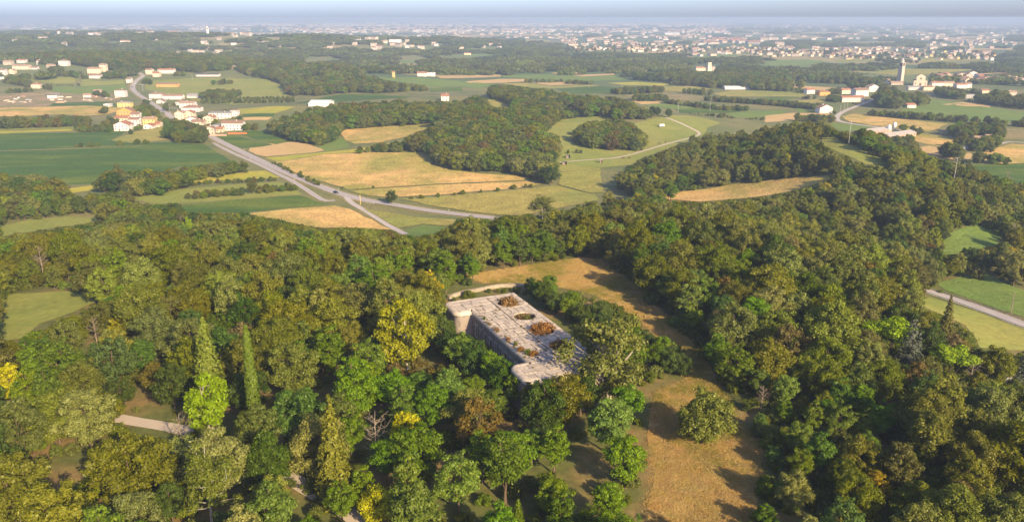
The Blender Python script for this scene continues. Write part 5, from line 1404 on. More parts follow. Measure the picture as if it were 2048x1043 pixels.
# animal shelters and a trailer on the meadow
def hut(px, py, w, d, h, wall, roof, label, rz=0, name='shelter'):
    x, y, z = at(px, py); r = empty(name, (x, y, z), rz); tag(r, label, 'shed')
    MB().box(-w / 2, w / 2, d / 2 - .12, d / 2, -.3, h).box(-w / 2, -w / 2 + .12, -d / 2, d / 2 - .121, -.3, h).box(w / 2 - .12, w / 2, -d / 2, d / 2 - .121, -.3, h).box(-w / 2 + .121, w * .1, -d / 2, -d / 2 + .12, -.3, h).obj('wall', wall, r)
    MB().add([(-w / 2 - .3, -d / 2 - .4, h + .5), (w / 2 + .3, -d / 2 - .4, h + .5), (w / 2 + .3, d / 2 + .3, h + .01), (-w / 2 - .3, d / 2 + .3, h + .01), (-w / 2 - .3, -d / 2 - .4, h + .65), (w / 2 + .3, -d / 2 - .4, h + .65), (w / 2 + .3, d / 2 + .3, h + .16), (-w / 2 - .3, d / 2 + .3, h + .16)], [(0, 3, 2, 1), (4, 5, 6, 7), (0, 1, 5, 4), (1, 2, 6, 5), (2, 3, 7, 6), (3, 0, 4, 7)]).obj('roof', roof, r)
M_WOOD = plain_mat('weathered_wood', (.22, .17, .13), .9, .3, 3)
hut(1136, 316, 3.4, 3, 2.2, M_WOOD, ROOFS['teal'], 'small wooden shelter with teal roof beside the bush on the meadow')
hut(1129, 329, 3.6, 3, 2.1, M_WOOD, ROOFS['grey'], 'small wooden shelter with grey roof where the meadow track leaves the wood')
hut(1202, 326, 2.0, 2, 2.4, M_WOOD, ROOFS['pale'], 'tiny wooden hut with pale roof below the meadow track')
hut(1480, 205, 7, 5, 2.6, M_WOOD, ROOFS['teal'], 'teal-roofed shed in the hedge of the green fields')
x, y, z = at(1323, 254); r = empty('trailer', (x, y, z), .3); tag(r, 'white box trailer standing on the sloping meadow', 'trailer')
MB().box(-2.6, 2.6, -1.1, 1.1, .7, 2.9).obj('body', WALLS['white'], r)
for sx in (-.8, .8):
    for sy in (-1.12, 1.12): MB().tube([(sx, sy - .1, .36), (sx, sy + .1, .36)], .38, 12).obj('wheel', M_DARK, r)
MB().tube([(2.6, 0, .75), (4.0, 0, .6)], .07, 5).obj('drawbar', WALLS['grey'], r)

# ------------------------------------------------------------------ cars, poles, posts
def car(px, py, paint, label, along):
    x, y, z = at(px, py); r = empty('car', (x, y, z + .18), along); tag(r, label, 'car')
    P = [(-2.1, .35), (2.1, .35), (2.15, .75), (1.95, .95), (.95, 1.0), (-1.95, 1.0), (-2.15, .8)]
    C_ = [(-1.9, 1.01), (1.0, 1.01), (.35, 1.48), (-1.45, 1.48)]
    def ext(P_, w0, w1):
        n = len(P_); V = [(a, -w0 if i < 3 or w0 == w1 else -w1, b) for i, (a, b) in enumerate(P_)] + [(a, w0 if i < 3 or w0 == w1 else w1, b) for i, (a, b) in enumerate(P_)]
        return V, [tuple(range(n)), tuple(range(2 * n - 1, n - 1, -1))] + [(i, n + i, n + (i + 1) % n, (i + 1) % n) for i in range(n)]
    pm = NT(label[:18], .25).color(paint).m
    MB().add(*ext(P, .88, .88)).obj('body', pm, r)
    V, Fc = ext(C_, .80, .80); V = [(a, b * (.82 if c_ > 1.2 else 1), c_) for a, b, c_ in V]; cb = MB().add(V, Fc).obj('cabin', M_GLASS, r)
    MB().box(-1.42, .33, -.63, .63, 1.482, 1.53).obj('roof_panel', pm, cb)
    for sx in (-1.3, 1.35):
        for sy in (-.82, .82):
            w_ = MB().tube([(sx, sy - .1, .32), (sx, sy + .1, .32)], .33, 12).obj('wheel', M_DARK, r)
            MB().tube([(sx, sy - .12, .32), (sx, sy + .12, .32)], .18, 8).obj('rim', ROOFS['pale'], w_)
    for sy in (-.6, .6): MB().box(2.08, 2.17, sy - .18, sy + .18, .66, .82).obj('headlight', WALLS['white'], r)
def heading(line, px, py):
    x, y, _ = at(px, py); i = int(np.argmin(np.hypot(line[:, 0] - x, line[:, 1] - y))); i = min(max(i, 1), len(line) - 2); d = line[i + 1] - line[i - 1]
    return math.atan2(d[1], d[0])
mr = RW[0][0]
car(672, 387, (.03, .035, .04), 'dark grey car driving on the main road near the junction', heading(mr, 672, 387) + math.pi)
car(264, 175, (.05, .055, .07), 'dark car on the road bend above the roadside village', heading(mr, 264, 175))
car(271, 168, (.7, .7, .68), 'white car on the road bend above the roadside village', heading(mr, 271, 168))
car(300, 201, (.7, .7, .68), 'white car parked beside the white hipped house', .4)
def pole(px, py, h, label, group, arm=True, mat=None, name='utility_pole', cat='pole'):
    x, y, z = at(px, py); r = empty(name, (x, y, z)); tag(r, label, cat, group)
    MB().tube([(0, 0, -.5), (0, 0, h)], [.17, .11], 7).obj('shaft', mat or WALLS['grey'], r)
    if arm:
        MB().box(-.9, .9, -.06, .06, h - .6, h - .48).obj('crossarm', WALLS['grey'], r)
        for sx in (-.8, 0, .8): MB().tube([(sx, 0, h - .47), (sx, 0, h - .2)], .05, 5).obj('insulator', ROOFS['pale'], r)
for px, py in ((1178, 178), (1276, 184), (1372, 188), (1420, 222), (1356, 225), (1382, 193), (1466, 185)): pole(px, py, 12, 'tall grey power pole standing in the green fields of the plain', 'power poles across the fields')
for px, py in ((286, 182), (333, 219), (340, 224), (322, 208), (385, 160), (427, 160)): pole(px, py, 9, 'thin grey utility pole beside the road of the roadside village', 'utility poles of the village')
for px, py in ((1688, 224), (1694, 222), (1680, 226)): pole(px, py, 9, 'utility pole beside the country road below the church village', 'poles along the country road')
pole(1697, 290, 16, 'tall grey lattice-like mast rising from the wooded ridge', None, True); pole(1908, 360, 14, 'tall grey power pole behind the wooded ridge', None)
pole(2021, 628, 8, 'wooden pole beside the guard rail of the valley road', None, False, M_WOOD)
pole(721, 409, 6, 'yellow-green marker pole beside the junction of the main road', None, False, WALLS['yellow'])
M_GP = WALLS['white']
i_ = 0
for q in range(6, len(mr) - 30, 10):                     # white delineator posts
    d = mr[q + 1] - mr[q]; d = d / np.linalg.norm(d); nr = np.array([-d[1], d[0]])
    s = -1 if (q // 10) % 2 else 1
    x, y = mr[q] + nr * s * 4.6
    o = MB().box(-.09, .09, -.06, .06, -.2, .95).box(-.095, .095, -.065, .065, .96, 1.12).obj('marker_post', M_GP); o.location = (x, y, h1(x, y))
    tag(o, 'short white marker post on the verge of the main road', 'post', 'marker posts along the main road')
# guard rails
def rail(line, shift, label, a=0, b=None):
    L = line[a:b]; d = np.gradient(L, axis=0); d /= np.linalg.norm(d, axis=1)[:, None]; P = L + np.stack([-d[:, 1], d[:, 0]], 1) * shift
    z = H(P[:, 0], P[:, 1]); r = empty('guard_rail', (P[0, 0], P[0, 1], z[0])); tag(r, label, 'guard rail')
    V, Fc = tube_vf([(P[i, 0] - P[0, 0], P[i, 1] - P[0, 1], z[i] + .68 - z[0]) for i in range(len(P))], .14, 6); MB().add(V, Fc).obj('beam', ROOFS['grey'], r)
    for i in range(0, len(P)):
        MB().box(-.06, .06, -.06, .06, -.3, .75).obj('post', ROOFS['grey'], r).location = (P[i, 0] - P[0, 0], P[i, 1] - P[0, 1], z[i] - z[0])
vr = RW[6][0]; uu, _v = project(vr[:, 0], vr[:, 1], H(vr[:, 0], vr[:, 1])); i0_ = int(np.argmax(uu > 1815))
rail(vr, 3.9, 'galvanised guard rail on the meadow side of the valley road', i0_); rail(vr, -3.9, 'galvanised guard rail on the wood side of the valley road', i0_)
uu, _v = project(mr[:, 0], mr[:, 1], H(mr[:, 0], mr[:, 1])); sel = np.where((uu > 740) & (uu < 1000))[0]
rail(mr, 4.6, 'guard rail along the bend of the main road', int(sel[0]), int(sel[-1]))
# orange fence of the building site, junk in the waste ground
x, y, z = at(475, 268); o = MB().box(-9, 9, -.06, .06, -.2, 1.2).obj('barrier_fence', NT('orange_mesh', .7).color((.75, .16, .05)).m); o.location = (x, y, z); tag(o, 'bright orange barrier fence beside the soybean field', 'fence')
x, y, z = at(430, 272); o = MB().box(-11, 11, -.2, .2, -.2, 1.6).obj('garden_wall', WALLS['pink']); o.location = (x, y, z); tag(o, 'low pinkish garden wall below the village houses', 'wall')
for k in range(34):
    px, py = hr.uniform(5, 235), hr.uniform(192, 206); x, y, z = at(px, py)
    s = hr.uniform(.5, 1.4); L = hr.uniform(1, 6)
    b = MB()
    for j in range(4): b.box(-L * (1 - .15 * j), L * (1 - .1 * j), -s + .2 * j, s - .25 * j, -.1 + .35 * j * s, .35 * (j + 1) * s - .1)
    o = b.obj('rubble_pile', WALLS[hr.choice(['white', 'beige', 'pink', 'grey', 'beige'])]); o.location = (x, y, z); o.rotation_euler = (0, 0, hr.uniform(0, 3)); tag(o, 'stacked boards and rubble lying in the waste ground by the open barn', 'rubble', 'junk in the waste ground')
x, y, z = at(1985, 760); r = empty('pale_roof_shed', (x, y, z), .4); tag(r, 'low shed with pale sheet roof half hidden by trees near the valley', 'shed')
wb, rb = gable_mesh(7, 5, 1.8, .6, 'x'); wb.obj('wall', WALLS['grey'], r); rb.obj('roof', ROOFS['grey'], r)
mask_poly([(1965, 745), (2040, 755), (2035, 768), (1980, 762)])

# horses grazing on the meadow
M_HORSE = plain_mat('brown_horse_coat', (.07, .04, .025), .7, .2, 3)
HV = [((0, 0, 1.2), .30, None), ((.55, 0, 1.22), .30, 0), ((-.6, 0, 1.24), .31, 0), ((.85, 0, 1.38), .20, 1), ((1.15, 0, 1.1), .14, 3), ((1.45, 0, .62), .12, 4), ((1.62, 0, .28), .075, 5),
      ((-.85, 0, 1.25), .14, 2), ((-1.0, 0, .75), .06, 7)]
for sy in (-1, 1):
    HV += [((.6, .2 * sy, .95), .13, 1), ((.62, .2 * sy, .55), .075, None), ((.6, .2 * sy, .04), .06, None), ((-.65, .2 * sy, .95), .17, 2), ((-.55, .2 * sy, .68), .09, None), ((-.75, .2 * sy, .42), .06, None), ((-.7, .2 * sy, .04), .06, None)]
    n = len(HV); e = lambda a, b: HV.__setitem__(a, (HV[a][0], HV[a][1], b))
    e(n - 6, n - 7); e(n - 5, n - 6); e(n - 3, n - 4); e(n - 2, n - 3); e(n - 1, n - 2)
hme = bpy.data.meshes.new('horse'); hme.from_pydata([v[0] for v in HV], [(i, v[2]) for i, v in enumerate(HV) if v[2] is not None], []); hme.materials.append(M_HORSE)
for i, (px, py, rz, lb) in enumerate([(1246, 318, .3, 'dark brown horse grazing below the meadow track'), (1259, 318, 2.9, 'second dark brown horse grazing just below the meadow track'), (1319, 288, .1, 'brown horse grazing above the meadow track below the white trailer'), (1331, 285, 1.2, 'brown horse beside the bush where the meadow track climbs')]):
    me = hme.copy(); o = bpy.data.objects.new('horse', me); COL.objects.link(o)
    md = o.modifiers.new('body', 'SKIN'); sub_ = o.modifiers.new('smooth', 'SUBSURF'); sub_.levels = sub_.render_levels = 1
    for j, v in enumerate(HV): me.skin_vertices[0].data[j].radius = (v[1], v[1])
    me.skin_vertices[0].data[0].use_root = True
    x, y, z = at(px, py); o.location = (x, y, z + .12); o.rotation_euler = (0, 0, rz); tag(o, lb, 'horse', 'horses on the meadow')

# ------------------------------------------------------------------ woods near the fort
KINDS = {  # species: name, label of a wood tree of that kind
    'oak':    ('oak_tree', 'olive green oak in the dense wood around the stone fort'),
    'grey':   ('poplar_tree', 'pale grey-green tree in the dense wood around the stone fort'),
    'locust': ('locust_tree', 'fresh green feathery locust tree in the wood around the stone fort'),
    'dark':   ('hornbeam_tree', 'dark green dense tree in the wood around the stone fort'),
    'brown':  ('elm_tree', 'brownish half dry tree in the wood around the stone fort'),
    'yellow': ('ash_tree', 'yellowing tree standing among green ones around the stone fort'),
    'shrub':  ('hazel_shrub', 'low green shrub growing at the edge of the wood near the fort'),
    'snag':   ('dead_tree', 'bare pale dead tree standing among the green trees of the wood'),
}
# trees with a look of their own, each at the pixel of its foot
def special(sp, px, py, h, name, label, group=None, cat='tree', wide=1.0, rz=None, k=0):
    x, y, z = at(px, py)
    tree(sp, k, x, y, h, random.random() * 6.28 if rz is None else rz, name, label, group, cat, wide)
    hold_view(x, y, z, h, PROTO[sp][0][3] * wide * h / PROTO[sp][0][2])
    return (x, y, PROTO[sp][0][3] * wide * h / PROTO[sp][0][2])
TAKEN = []
S_ = lambda *a, **k: TAKEN.append(special(*a, **k))
S_('cypress', 513, 868, 22.5, 'cypress_tree', 'tall slender column of a cypress rising above the wood left of the fort')
S_('fir', 425, 812, 20, 'fir_tree', 'tall pointed light green conifer beside the slender cypress')
S_('lime', 425, 872, 13.5, 'maple_tree', 'bright lime green round tree in front of the pointed conifer')
S_('gold', 757, 1050, 7.0, 'golden_tree', 'small bright golden yellow tree beside the gravel path')
S_('plane', 815, 752, 18.5, 'plane_tree', 'broad yellow-green plane tree with pale limbs beside the stone fort', wide=0.95)
S_('willow', 1215, 812, 20, 'poplar_tree', 'large airy tree with pale bare limbs at the corner of the stone fort')
S_('lone', 1405, 888, 11.0, 'lone_tree', 'round grey-green tree standing alone on the mown dry grass', wide=1.0)
S_('spruce', 672, 1005, 20, 'spruce_tree', 'drooping olive green spruce beside the gravel path')
S_('birch', 425, 1065, 15, 'birch_tree', 'birch with white bare limbs and hanging light foliage')
S_('maple', 270, 1010, 13, 'maple_tree', 'very broad dark olive round tree beside the shaded lawn', wide=1.05)
S_('maple', 120, 1120, 13, 'lime_tree', 'broad yellowish green tree at the end of the shaded lawn', wide=0.95, rz=2.0)
S_('spruce', 1885, 700, 16, 'spruce_tree', 'dark pointed spruce near the valley road')
S_('cedar', 1815, 738, 13, 'cedar_tree', 'blue-grey layered cedar near the valley road')
S_('pine', 1780, 715, 9.5, 'stone_pine', 'bright green flat-topped stone pine near the valley road', wide=1.1)
S_('pine', 1895, 760, 8.5, 'young_pine', 'bright green flat crown between the grey oak and the dry meadow', wide=1.0)
S_('cedar', 2040, 790, 13, 'cedar_tree', 'blue-grey cedar beside the hidden pale roofs', rz=1.0)
S_('smallfir', 1036, 1052, 5, 'young_fir', 'small bright green young fir on the bare ground below the fort', wide=1.1)
S_('lime', 382, 487, 13, 'lime_tree', 'light yellow-green tree standing out of the wood behind the round meadow', wide=0.8, rz=2)
S_('snag', 365, 470, 11, 'dead_tree', 'bare white-limbed tree near the light yellow-green tree')
S_('snag', 88, 560, 12, 'dead_tree', 'pale ivy-clad bare tree behind the round meadow', rz=1)
S_('snag', 195, 690, 8, 'dead_tree', 'thin bare tree at the edge of the round meadow', rz=2)
S_('snag', 1905, 352, 13, 'dead_tree', 'bare dry tree on the ridge beside the green soybean field', rz=3)
S_('snag', 2010, 385, 14, 'dead_tree', 'tall bare dry tree at the end of the wooded ridge', rz=4)
S_('snag', 2020, 500, 13, 'dead_tree', 'bleached bare tree standing in the green valley meadow', rz=5)
S_('dark', 1935, 530, 8, 'dark_tree', 'dark purplish round tree standing on the green valley meadow', wide=1.1)
S_('shrub', 1955, 558, 5, 'hazel_shrub', 'round dark green bush below the dark tree on the valley meadow', cat='shrub')
S_('oak', 2026, 505, 11, 'oak_tree', 'tall oak at the upper side of the green valley meadow')
S_('oak', 2052, 572, 9, 'oak_tree', 'oak at the lower side of the green valley meadow', rz=2, k=1)
S_('birch', 1085, 452, 17, 'poplar_tree', 'tall thin airy tree at the edge of the corn field by the main road', wide=1.5, rz=1.2)
for i, (px, py, h) in enumerate([(903, 728, 9.0), (922, 745, 10.0), (952, 760, 10.0), (985, 782, 10.2), (1012, 802, 10.0), (1036, 818, 9.2), (962, 728, 6.4), (1000, 765, 6.8), (938, 716, 6.0)]):
    S_('locust' if i % 2 else 'dark', px, py, h, 'ditch_tree', 'leafy tree growing in the ditch before the long fort wall', 'trees before the fort wall', k=i)
for i, (px, py, h) in enumerate([(1090, 868, 12.0), (1130, 858, 11.8), (1160, 830, 10.5), (1062, 846, 9), (1185, 800, 9.5)]):
    S_('dark' if i % 2 == 0 else 'oak', px, py, h, 'corner_tree', 'dense dark tree pressed against the near corner of the stone fort', 'trees at the near corner of the fort', k=i)
for i, (px, py, h) in enumerate([(1310, 742, 7.5), (1340, 748, 7), (1362, 752, 6), (1325, 725, 7), (1085, 612, 7.5), (1110, 628, 7), (1135, 640, 6.5), (1070, 600, 6.5), (1160, 650, 6.5), (1100, 600, 8), (1180, 668, 6), (1205, 672, 6.5), (1145, 622, 6), (1060, 585, 5)]):
    TAKEN.append(special('dark' if i % 3 else 'locust', px, py, h, 'thicket_tree', 'small dense green tree of the thicket between the fort and the mown strip', 'thicket beside the fort', wide=1.0))

NEAR = [(-330, 95), (-150, 60), (150, 60), (360, 100), (330, 440), (300, 640), (120, 700), (70, 520), (75, 455), (60, 430), (-40, 428), (-130, 432), (-300, 445), (-420, 420)]
pts = []
sp_ = 5.4
for yy in np.arange(60, 700, sp_):
    for xx in np.arange(-420, 430, sp_):
        pts.append((xx + rng.uniform(-.5, .5) * sp_ * .9, yy + rng.uniform(-.5, .5) * sp_ * .9))
pts = np.array(pts)
px_, py_ = project(pts[:, 0], pts[:, 1], H(pts[:, 0], pts[:, 1]))
ok = inpoly(pts[:, 0], pts[:, 1], NEAR) & (px_ > -160) & (px_ < np.where((pts[:, 1] < 340) & (pts[:, 1] > 150), 2035, np.where(pts[:, 1] <= 150, 2085, 2210))) & (py_ < 1200) & (pts[:, 1] > 62)
pts = pts[ok]
near_clear = [(1.0, 168.0, 30.0)]
def tryfit(x, y, h, R, levels=(1.0, .72, .5, .3)):
    """largest version of a tree that does not stand in front of anything the photograph shows open"""
    z = h1(x, y)
    if masked(np.array([x]), np.array([y]), np.array([z + .3]))[0]: return 0
    for l in levels:
        hh, rr = h * l, R * l * 0.75
        xs = np.array([x, x, x - rr, x + rr, x - rr * .8, x + rr * .8, x, x]); ys = np.array([y, y, y, y, y, y, y - rr, y])
        zs = z + hh * np.array([.97, .75, .55, .55, .8, .8, .5, .4])
        if not masked(xs, ys, zs).any() and not hides(xs, ys, zs).any() and not shades(x, y, hh): return l
    return 0
FORT_O = (-9.6, 182.8); FORT_A = math.radians(-66.5)
def in_fort(x, y, m=1.5):
    dx, dy = x - FORT_O[0], y - FORT_O[1]
    c, s = math.cos(-FORT_A), math.sin(-FORT_A)
    u, v = dx * c - dy * s, dx * s + dy * c
    return -8.5 - m < u < 41.5 + m and -4.3 - m < v < 14.5 + m
cand = []
for x, y in pts:
    if in_fort(x, y): continue
    d = math.hypot(x, y)
    n1 = float(vnoise(x + 900, y + 500, 38)); n2 = float(vnoise(x + 100, y + 77, 14)); r = rng.random()
    v = 0.55 * n1 + 0.25 * n2 + 0.2 * r
    foreground = y < 175 and -110 < x < 40
    if foreground: sp = 'locust' if v < .60 else ('oak' if r < .55 else ('dark' if r < .8 else 'grey'))
    elif v < .34: sp = 'locust'
    elif v < .47: sp = 'oak'
    elif v < .58: sp = 'grey'
    elif v < .70: sp = 'oak' if r < .6 else 'dark'
    else: sp = 'dark' if r < .5 else 'grey'
    if rng.random() < .04: sp = 'brown'
    if rng.random() < .02: sp = 'yellow'
    if rng.random() < .007: sp = 'snag'
    k = int(rng.integers(len(PROTO[sp])))
    h0, R0 = PROTO[sp][k][2:4]
    s = rng.uniform(.62, 1.12) * (0.85 if y > 300 else 1.0)
    if 36 < x < 72 and y < 150: s *= .72                 # trees shortened here so their shade spares the mown strip
    cand.append([x, y, sp, k, h0 * s, R0 * s, d])
random.Random(4).shuffle(cand)
# spacing by crown size
cell = {}
for x, y, R in TAKEN: cell.setdefault((int(x // 10), int(y // 10)), []).append((x, y, R))
chosen = []
for c in sorted(cand, key=lambda q: -q[5] * (0.6 + 0.4 * rng.random())):
    x, y, sp, k, h, R, d = c
    bad = False
    for i in (-1, 0, 1):
        for j in (-1, 0, 1):
            for qx, qy, qR in cell.get((int(x // 10) + i, int(y // 10) + j), ()):
                if math.hypot(x - qx, y - qy) < (0.76 if y < 185 else .60) * (R + qR): bad = True; break
            if bad: break
        if bad: break
    if bad: continue
    l = tryfit(x, y, h, R)
    if l == 0: continue
    if l < .5 and sp != 'shrub': sp, k, l2 = 'shrub', int(rng.integers(3)), 1; h, R = max(h * l, 1.6), R * l
    else: h, R = h * l, R * l
    cell.setdefault((int(x // 10), int(y // 10)), []).append((x, y, R))
    chosen.append((x, y, sp, k, h, R, d))
# how large each one shows, the largest become trees of their own
def inframe(c):
    u, v = project(c[0], c[1], h1(c[0], c[1]) + c[4] * .6)
    return -20 < u < 2068 and v < 1090
vis = [c for c in chosen if inframe(c)]
vis.sort(key=lambda c: -c[4] / c[6])
own = vis[:430]; ownset = set(id(c) for c in own)
MARKS = [(at(*p)[:2], t) for p, t in (((500, 868), 'the slender cypress'), ((425, 872), 'the lime green tree'), ((757, 1052), 'the small golden tree'), ((815, 752), 'the yellow-green plane tree'), ((1225, 800), 'the airy pale-limbed tree'),
    ((1405, 888), 'the lone tree'), ((672, 1005), 'the drooping spruce'), ((425, 1060), 'the white-limbed birch'), ((270, 1010), 'the broad olive tree'), ((1885, 700), 'the dark pointed spruce'), ((1900, 598), 'the valley road'),
    ((1780, 715), 'the flat-topped pine'), ((300, 850), 'the gravel path'), ((120, 625), 'the round meadow'), ((985, 690), 'the fort front wall'), ((900, 600), 'the fort back wall'), ((1165, 516), 'the mown strip tip'),
    ((1330, 640), 'the mown strip bend'), ((1500, 900), 'the wide mown grass'), ((1180, 920), 'the bare clearing'), ((1960, 545), 'the valley meadow'), ((382, 487), 'the pale yellow-green tree'), ((1985, 760), 'the pale-roofed shed'), ((780, 460), 'the farm track'))]
LOOK = {'oak': 'olive green oak', 'grey': 'grey-green poplar', 'locust': 'fresh green locust tree', 'dark': 'dark dense hornbeam', 'brown': 'half dry brownish elm', 'yellow': 'yellowing ash tree', 'shrub': 'low green shrub', 'snag': 'bare dead tree'}
def wood_label(sp, x, y, h):
    m = sorted(MARKS, key=lambda q: math.hypot(q[0][0] - x, q[0][1] - y))[:2]
    size = '' if sp == 'shrub' else ('tall ' if h > 13 else ('' if h > 9.5 else 'small '))
    d0 = math.hypot(m[0][0][0] - x, m[0][0][1] - y)
    return f'{size}{LOOK[sp]} ' + (f'close to {m[0][1]}' if d0 < 12 else f'between {m[0][1]} and {m[1][1]}')
for x, y, sp, k, h, R, d in own:
    nm = KINDS[sp][0]
    tree(sp, k, x, y, h, rng.random() * 6.28, nm, wood_label(sp, x, y, h), LOOK[sp] + 's of the wood around the fort', 'shrub' if sp == 'shrub' else 'tree', rng.uniform(.92, 1.15))
rest = [c for c in chosen if id(c) not in ownset]
FN = [(s, k) for s in ('oak', 'grey', 'locust', 'dark', 'brown', 'yellow', 'shrub', 'snag') for k in range(len(PROTO[s]))]
fi = {f: i for i, f in enumerate(FN)}
def put(name, items, label, cat):
    pos = [(c[0], c[1], h1(c[0], c[1])) for c in items]
    sc = []
    for c in items:
        s = c[4] / PROTO[c[2]][c[3]][2]; w = s * rng.uniform(.95, 1.2); sc.append((w, w, s))
    scatter(name, FN, pos, rng.random(len(items)) * 6.28, sc, [fi[(c[2], c[3])] for c in items], label, cat)
put('woodland', rest, 'thick mixed wood on the slopes behind the stone fort', 'woodland')
# undergrowth fills the floor between the trees
und = []
for x, y in pts[rng.permutation(len(pts))[:6400]]:
    x += rng.uniform(-3, 3); y += rng.uniform(-3, 3)
    if in_fort(x, y, .8): continue
    if math.hypot(x, y) < 190 and x < 45 and vnoise(x, y, 22) > .50 and rng.random() < .6: continue
    h = rng.uniform(1.2, 3.4) * (1.25 if y > 200 else 0.9)
    l = tryfit(x, y, h, 2.0, (1.0, .6))
    if l: und.append((x, y, 'shrub', int(rng.integers(3)), h * l, 2, 1))
for i in range(900):                                                   # brambles below the right-hand wood
    x, y = rng.uniform(40, 130), rng.uniform(95, 200); h = rng.uniform(1.4, 3.2); l = tryfit(x, y, h, 1.5, (1.0, .6))
    if l: und.append((x, y, 'shrub', int(rng.integers(3)), h * l, 2, 1))
for q in resample(np.array(ground_at([(905, 604), (950, 592), (1000, 584), (1040, 584), (1075, 600)])), 2.2):      # scrub between fort and wall
    if rng.random() < .75: und.append((q[0] + rng.normal() * .6, q[1] + rng.normal() * .6, 'shrub', int(rng.integers(3)), rng.uniform(1.0, 2.2), 2, 1))
put('undergrowth', und, 'low shrubs and brambles covering the floor of the wood', 'undergrowth')
print('trees', len(chosen), 'own', len(own), 'undergrowth', len(und))

# ------------------------------------------------------------------ woods, hedges and lone trees of the plain
KP = [.15, .15, .13, .19, .14, .10, .11, .03]
far = []     # x, y, form index in 'far', height
def fill(polypx, spacing, hts, force=False, jit=.9, gaps=0.0):
    g_ = [(p[0], p[1]) for p in polypx]; off = [10.0 if len(p) > 2 else 0.0 for p in polypx]
    w = ground_at(g_, off)
    x0, y0 = w.min(0); x1, y1 = w.max(0)
    X, Y = np.meshgrid(np.arange(x0, x1, spacing), np.arange(y0, y1, spacing))
    X = X.ravel() + rng.uniform(-.5, .5, X.size) * spacing * jit; Y = Y.ravel() + rng.uniform(-.5, .5, Y.size) * spacing * jit
    m = inpoly(X, Y, w)
    if gaps: m &= vnoise(X + 300, Y * .6 + 100, 130) > gaps
    for x, y in zip(X[m], Y[m]):
        h = rng.uniform(*hts); k = int(rng.choice(8, p=KP))
        l = 1 if force else tryfit(x, y, h, h * .4, (1.0, .7, .45))
        if l: far.append((x, y, k, h * l))
def row(px, w, hts, spacing=4.5, force=False):
    line = resample(np.array(ground_at(px)), spacing)
    n = max(1, int(w / spacing))
    for q in line:
        for j in range(n):
            x, y = q + rng.uniform(-.5, .5, 2) * max(w, spacing)
            h = rng.uniform(*hts); k = int(rng.choice(8, p=KP))
            l = 1 if force else tryfit(x, y, h, h * .35, (1.0, .7, .45, .25))
            if l: far.append((x, y, k, h * l))
c = 1
fill([(530,262),(560,275),(610,288),(640,293),(680,277),(690,262),(800,256),(880,247),(850,262),(812,278),(808,302),(850,308),(872,330),(910,341),(1000,347),(1050,353),(1085,365),(1112,352),(1118,320),(1120,290),(1100,262),(1125,245),(1120,225),(1050,197,c),(985,190,c),(960,195,c),(900,207,c),(830,203,c),(760,207,c),(700,203,c),(640,210,c),(590,227,c),(545,245,c)], 6.0, (9, 14))
fill([(985,217),(1040,216),(1130,223),(1130,245),(1200,236),(1240,240),(1300,238),(1290,226,c),(1240,197,c),(1180,192,c),(1120,187,c),(1060,174,c),(1000,172,c),(975,185,c)], 6.5, (9, 14))
fill([(1155,290),(1175,297),(1215,301),(1270,302),(1284,292),(1275,252,c),(1255,244,c),(1220,241,c),(1180,243,c),(1158,258,c)], 5.5, (10, 13), True)
fill([(1120,230),(1200,232),(1300,240),(1310,228),(1290,222,c),(1200,215,c),(1130,212,c)], 6.5, (8, 12))
row([(0,256),(90,253),(170,249)], 22, (9, 13)); row([(150,295),(203,294)], 7, (3, 4.5), force=True)
row([(258,380),(300,386),(345,380)], 26, (9, 14), force=True); row([(345,368),(400,355),(470,347)], 14, (7, 10), force=True)
fill([(-60,440),(30,437),(75,434),(135,422),(125,392),(60,385),(-60,380)], 5.5, (9, 14), True)
row([(130,428),(215,424),(262,412)], 14, (6, 10), force=True); row([(140,412),(262,404)], 12, (4, 8))
fill([(0,492),(110,470),(230,445),(330,435),(370,430),(490,430),(620,458),(790,470),(900,470),(1000,450),(1000,470),(700,500),(300,510),(0,520)], 6, (8, 13))
row([(360,372),(460,366),(560,360)], 4, (2, 3.5), 2.5, True); row([(388,397),(482,390)], 6, (3, 5), 2.5, True); row([(515,386),(592,380)], 6, (3, 5), 2.5, True)
fill([(335,278),(350,286),(408,287),(412,276),(395,262),(370,258),(340,262)], 5.5, (6, 11), True)
row([(150,262),(222,264)], 10, (4, 8)); row([(210,262),(150,264)], 8, (3, 7))
row([(205,228),(215,222)], 8, (5, 7), force=True); row([(280,228),(330,222)], 14, (6, 10)); row([(285,238),(320,240)], 10, (5, 9)); row([(320,250),(345,246)], 12, (6, 9))
row([(300,260),(285,262)], 8, (4, 7)); row([(255,250),(275,258)], 6, (4, 7)); row([(208,251),(240,254)], 8, (4, 7)); row([(220,243),(240,245)], 8, (5, 8))
row([(480,262),(500,260)], 8, (5, 9)); row([(435,228),(455,226)], 5, (4, 6)); row([(400,250),(430,250)], 5, (4, 7)); row([(470,238),(520,240)], 6, (3, 5))
for yy in (200, 202.5, 205, 207.5):                                    # orchard rows
    row([(405, yy), (590, yy - 3)], 2.5, (3.4, 4.2), 4.0, True)
fill([(400,198),(470,199),(480,192),(420,190)], 6, (6, 10), True); row([(430,170),(465,168)], 6, (6, 9), force=True); row([(505,172),(545,182)], 14, (5, 9))
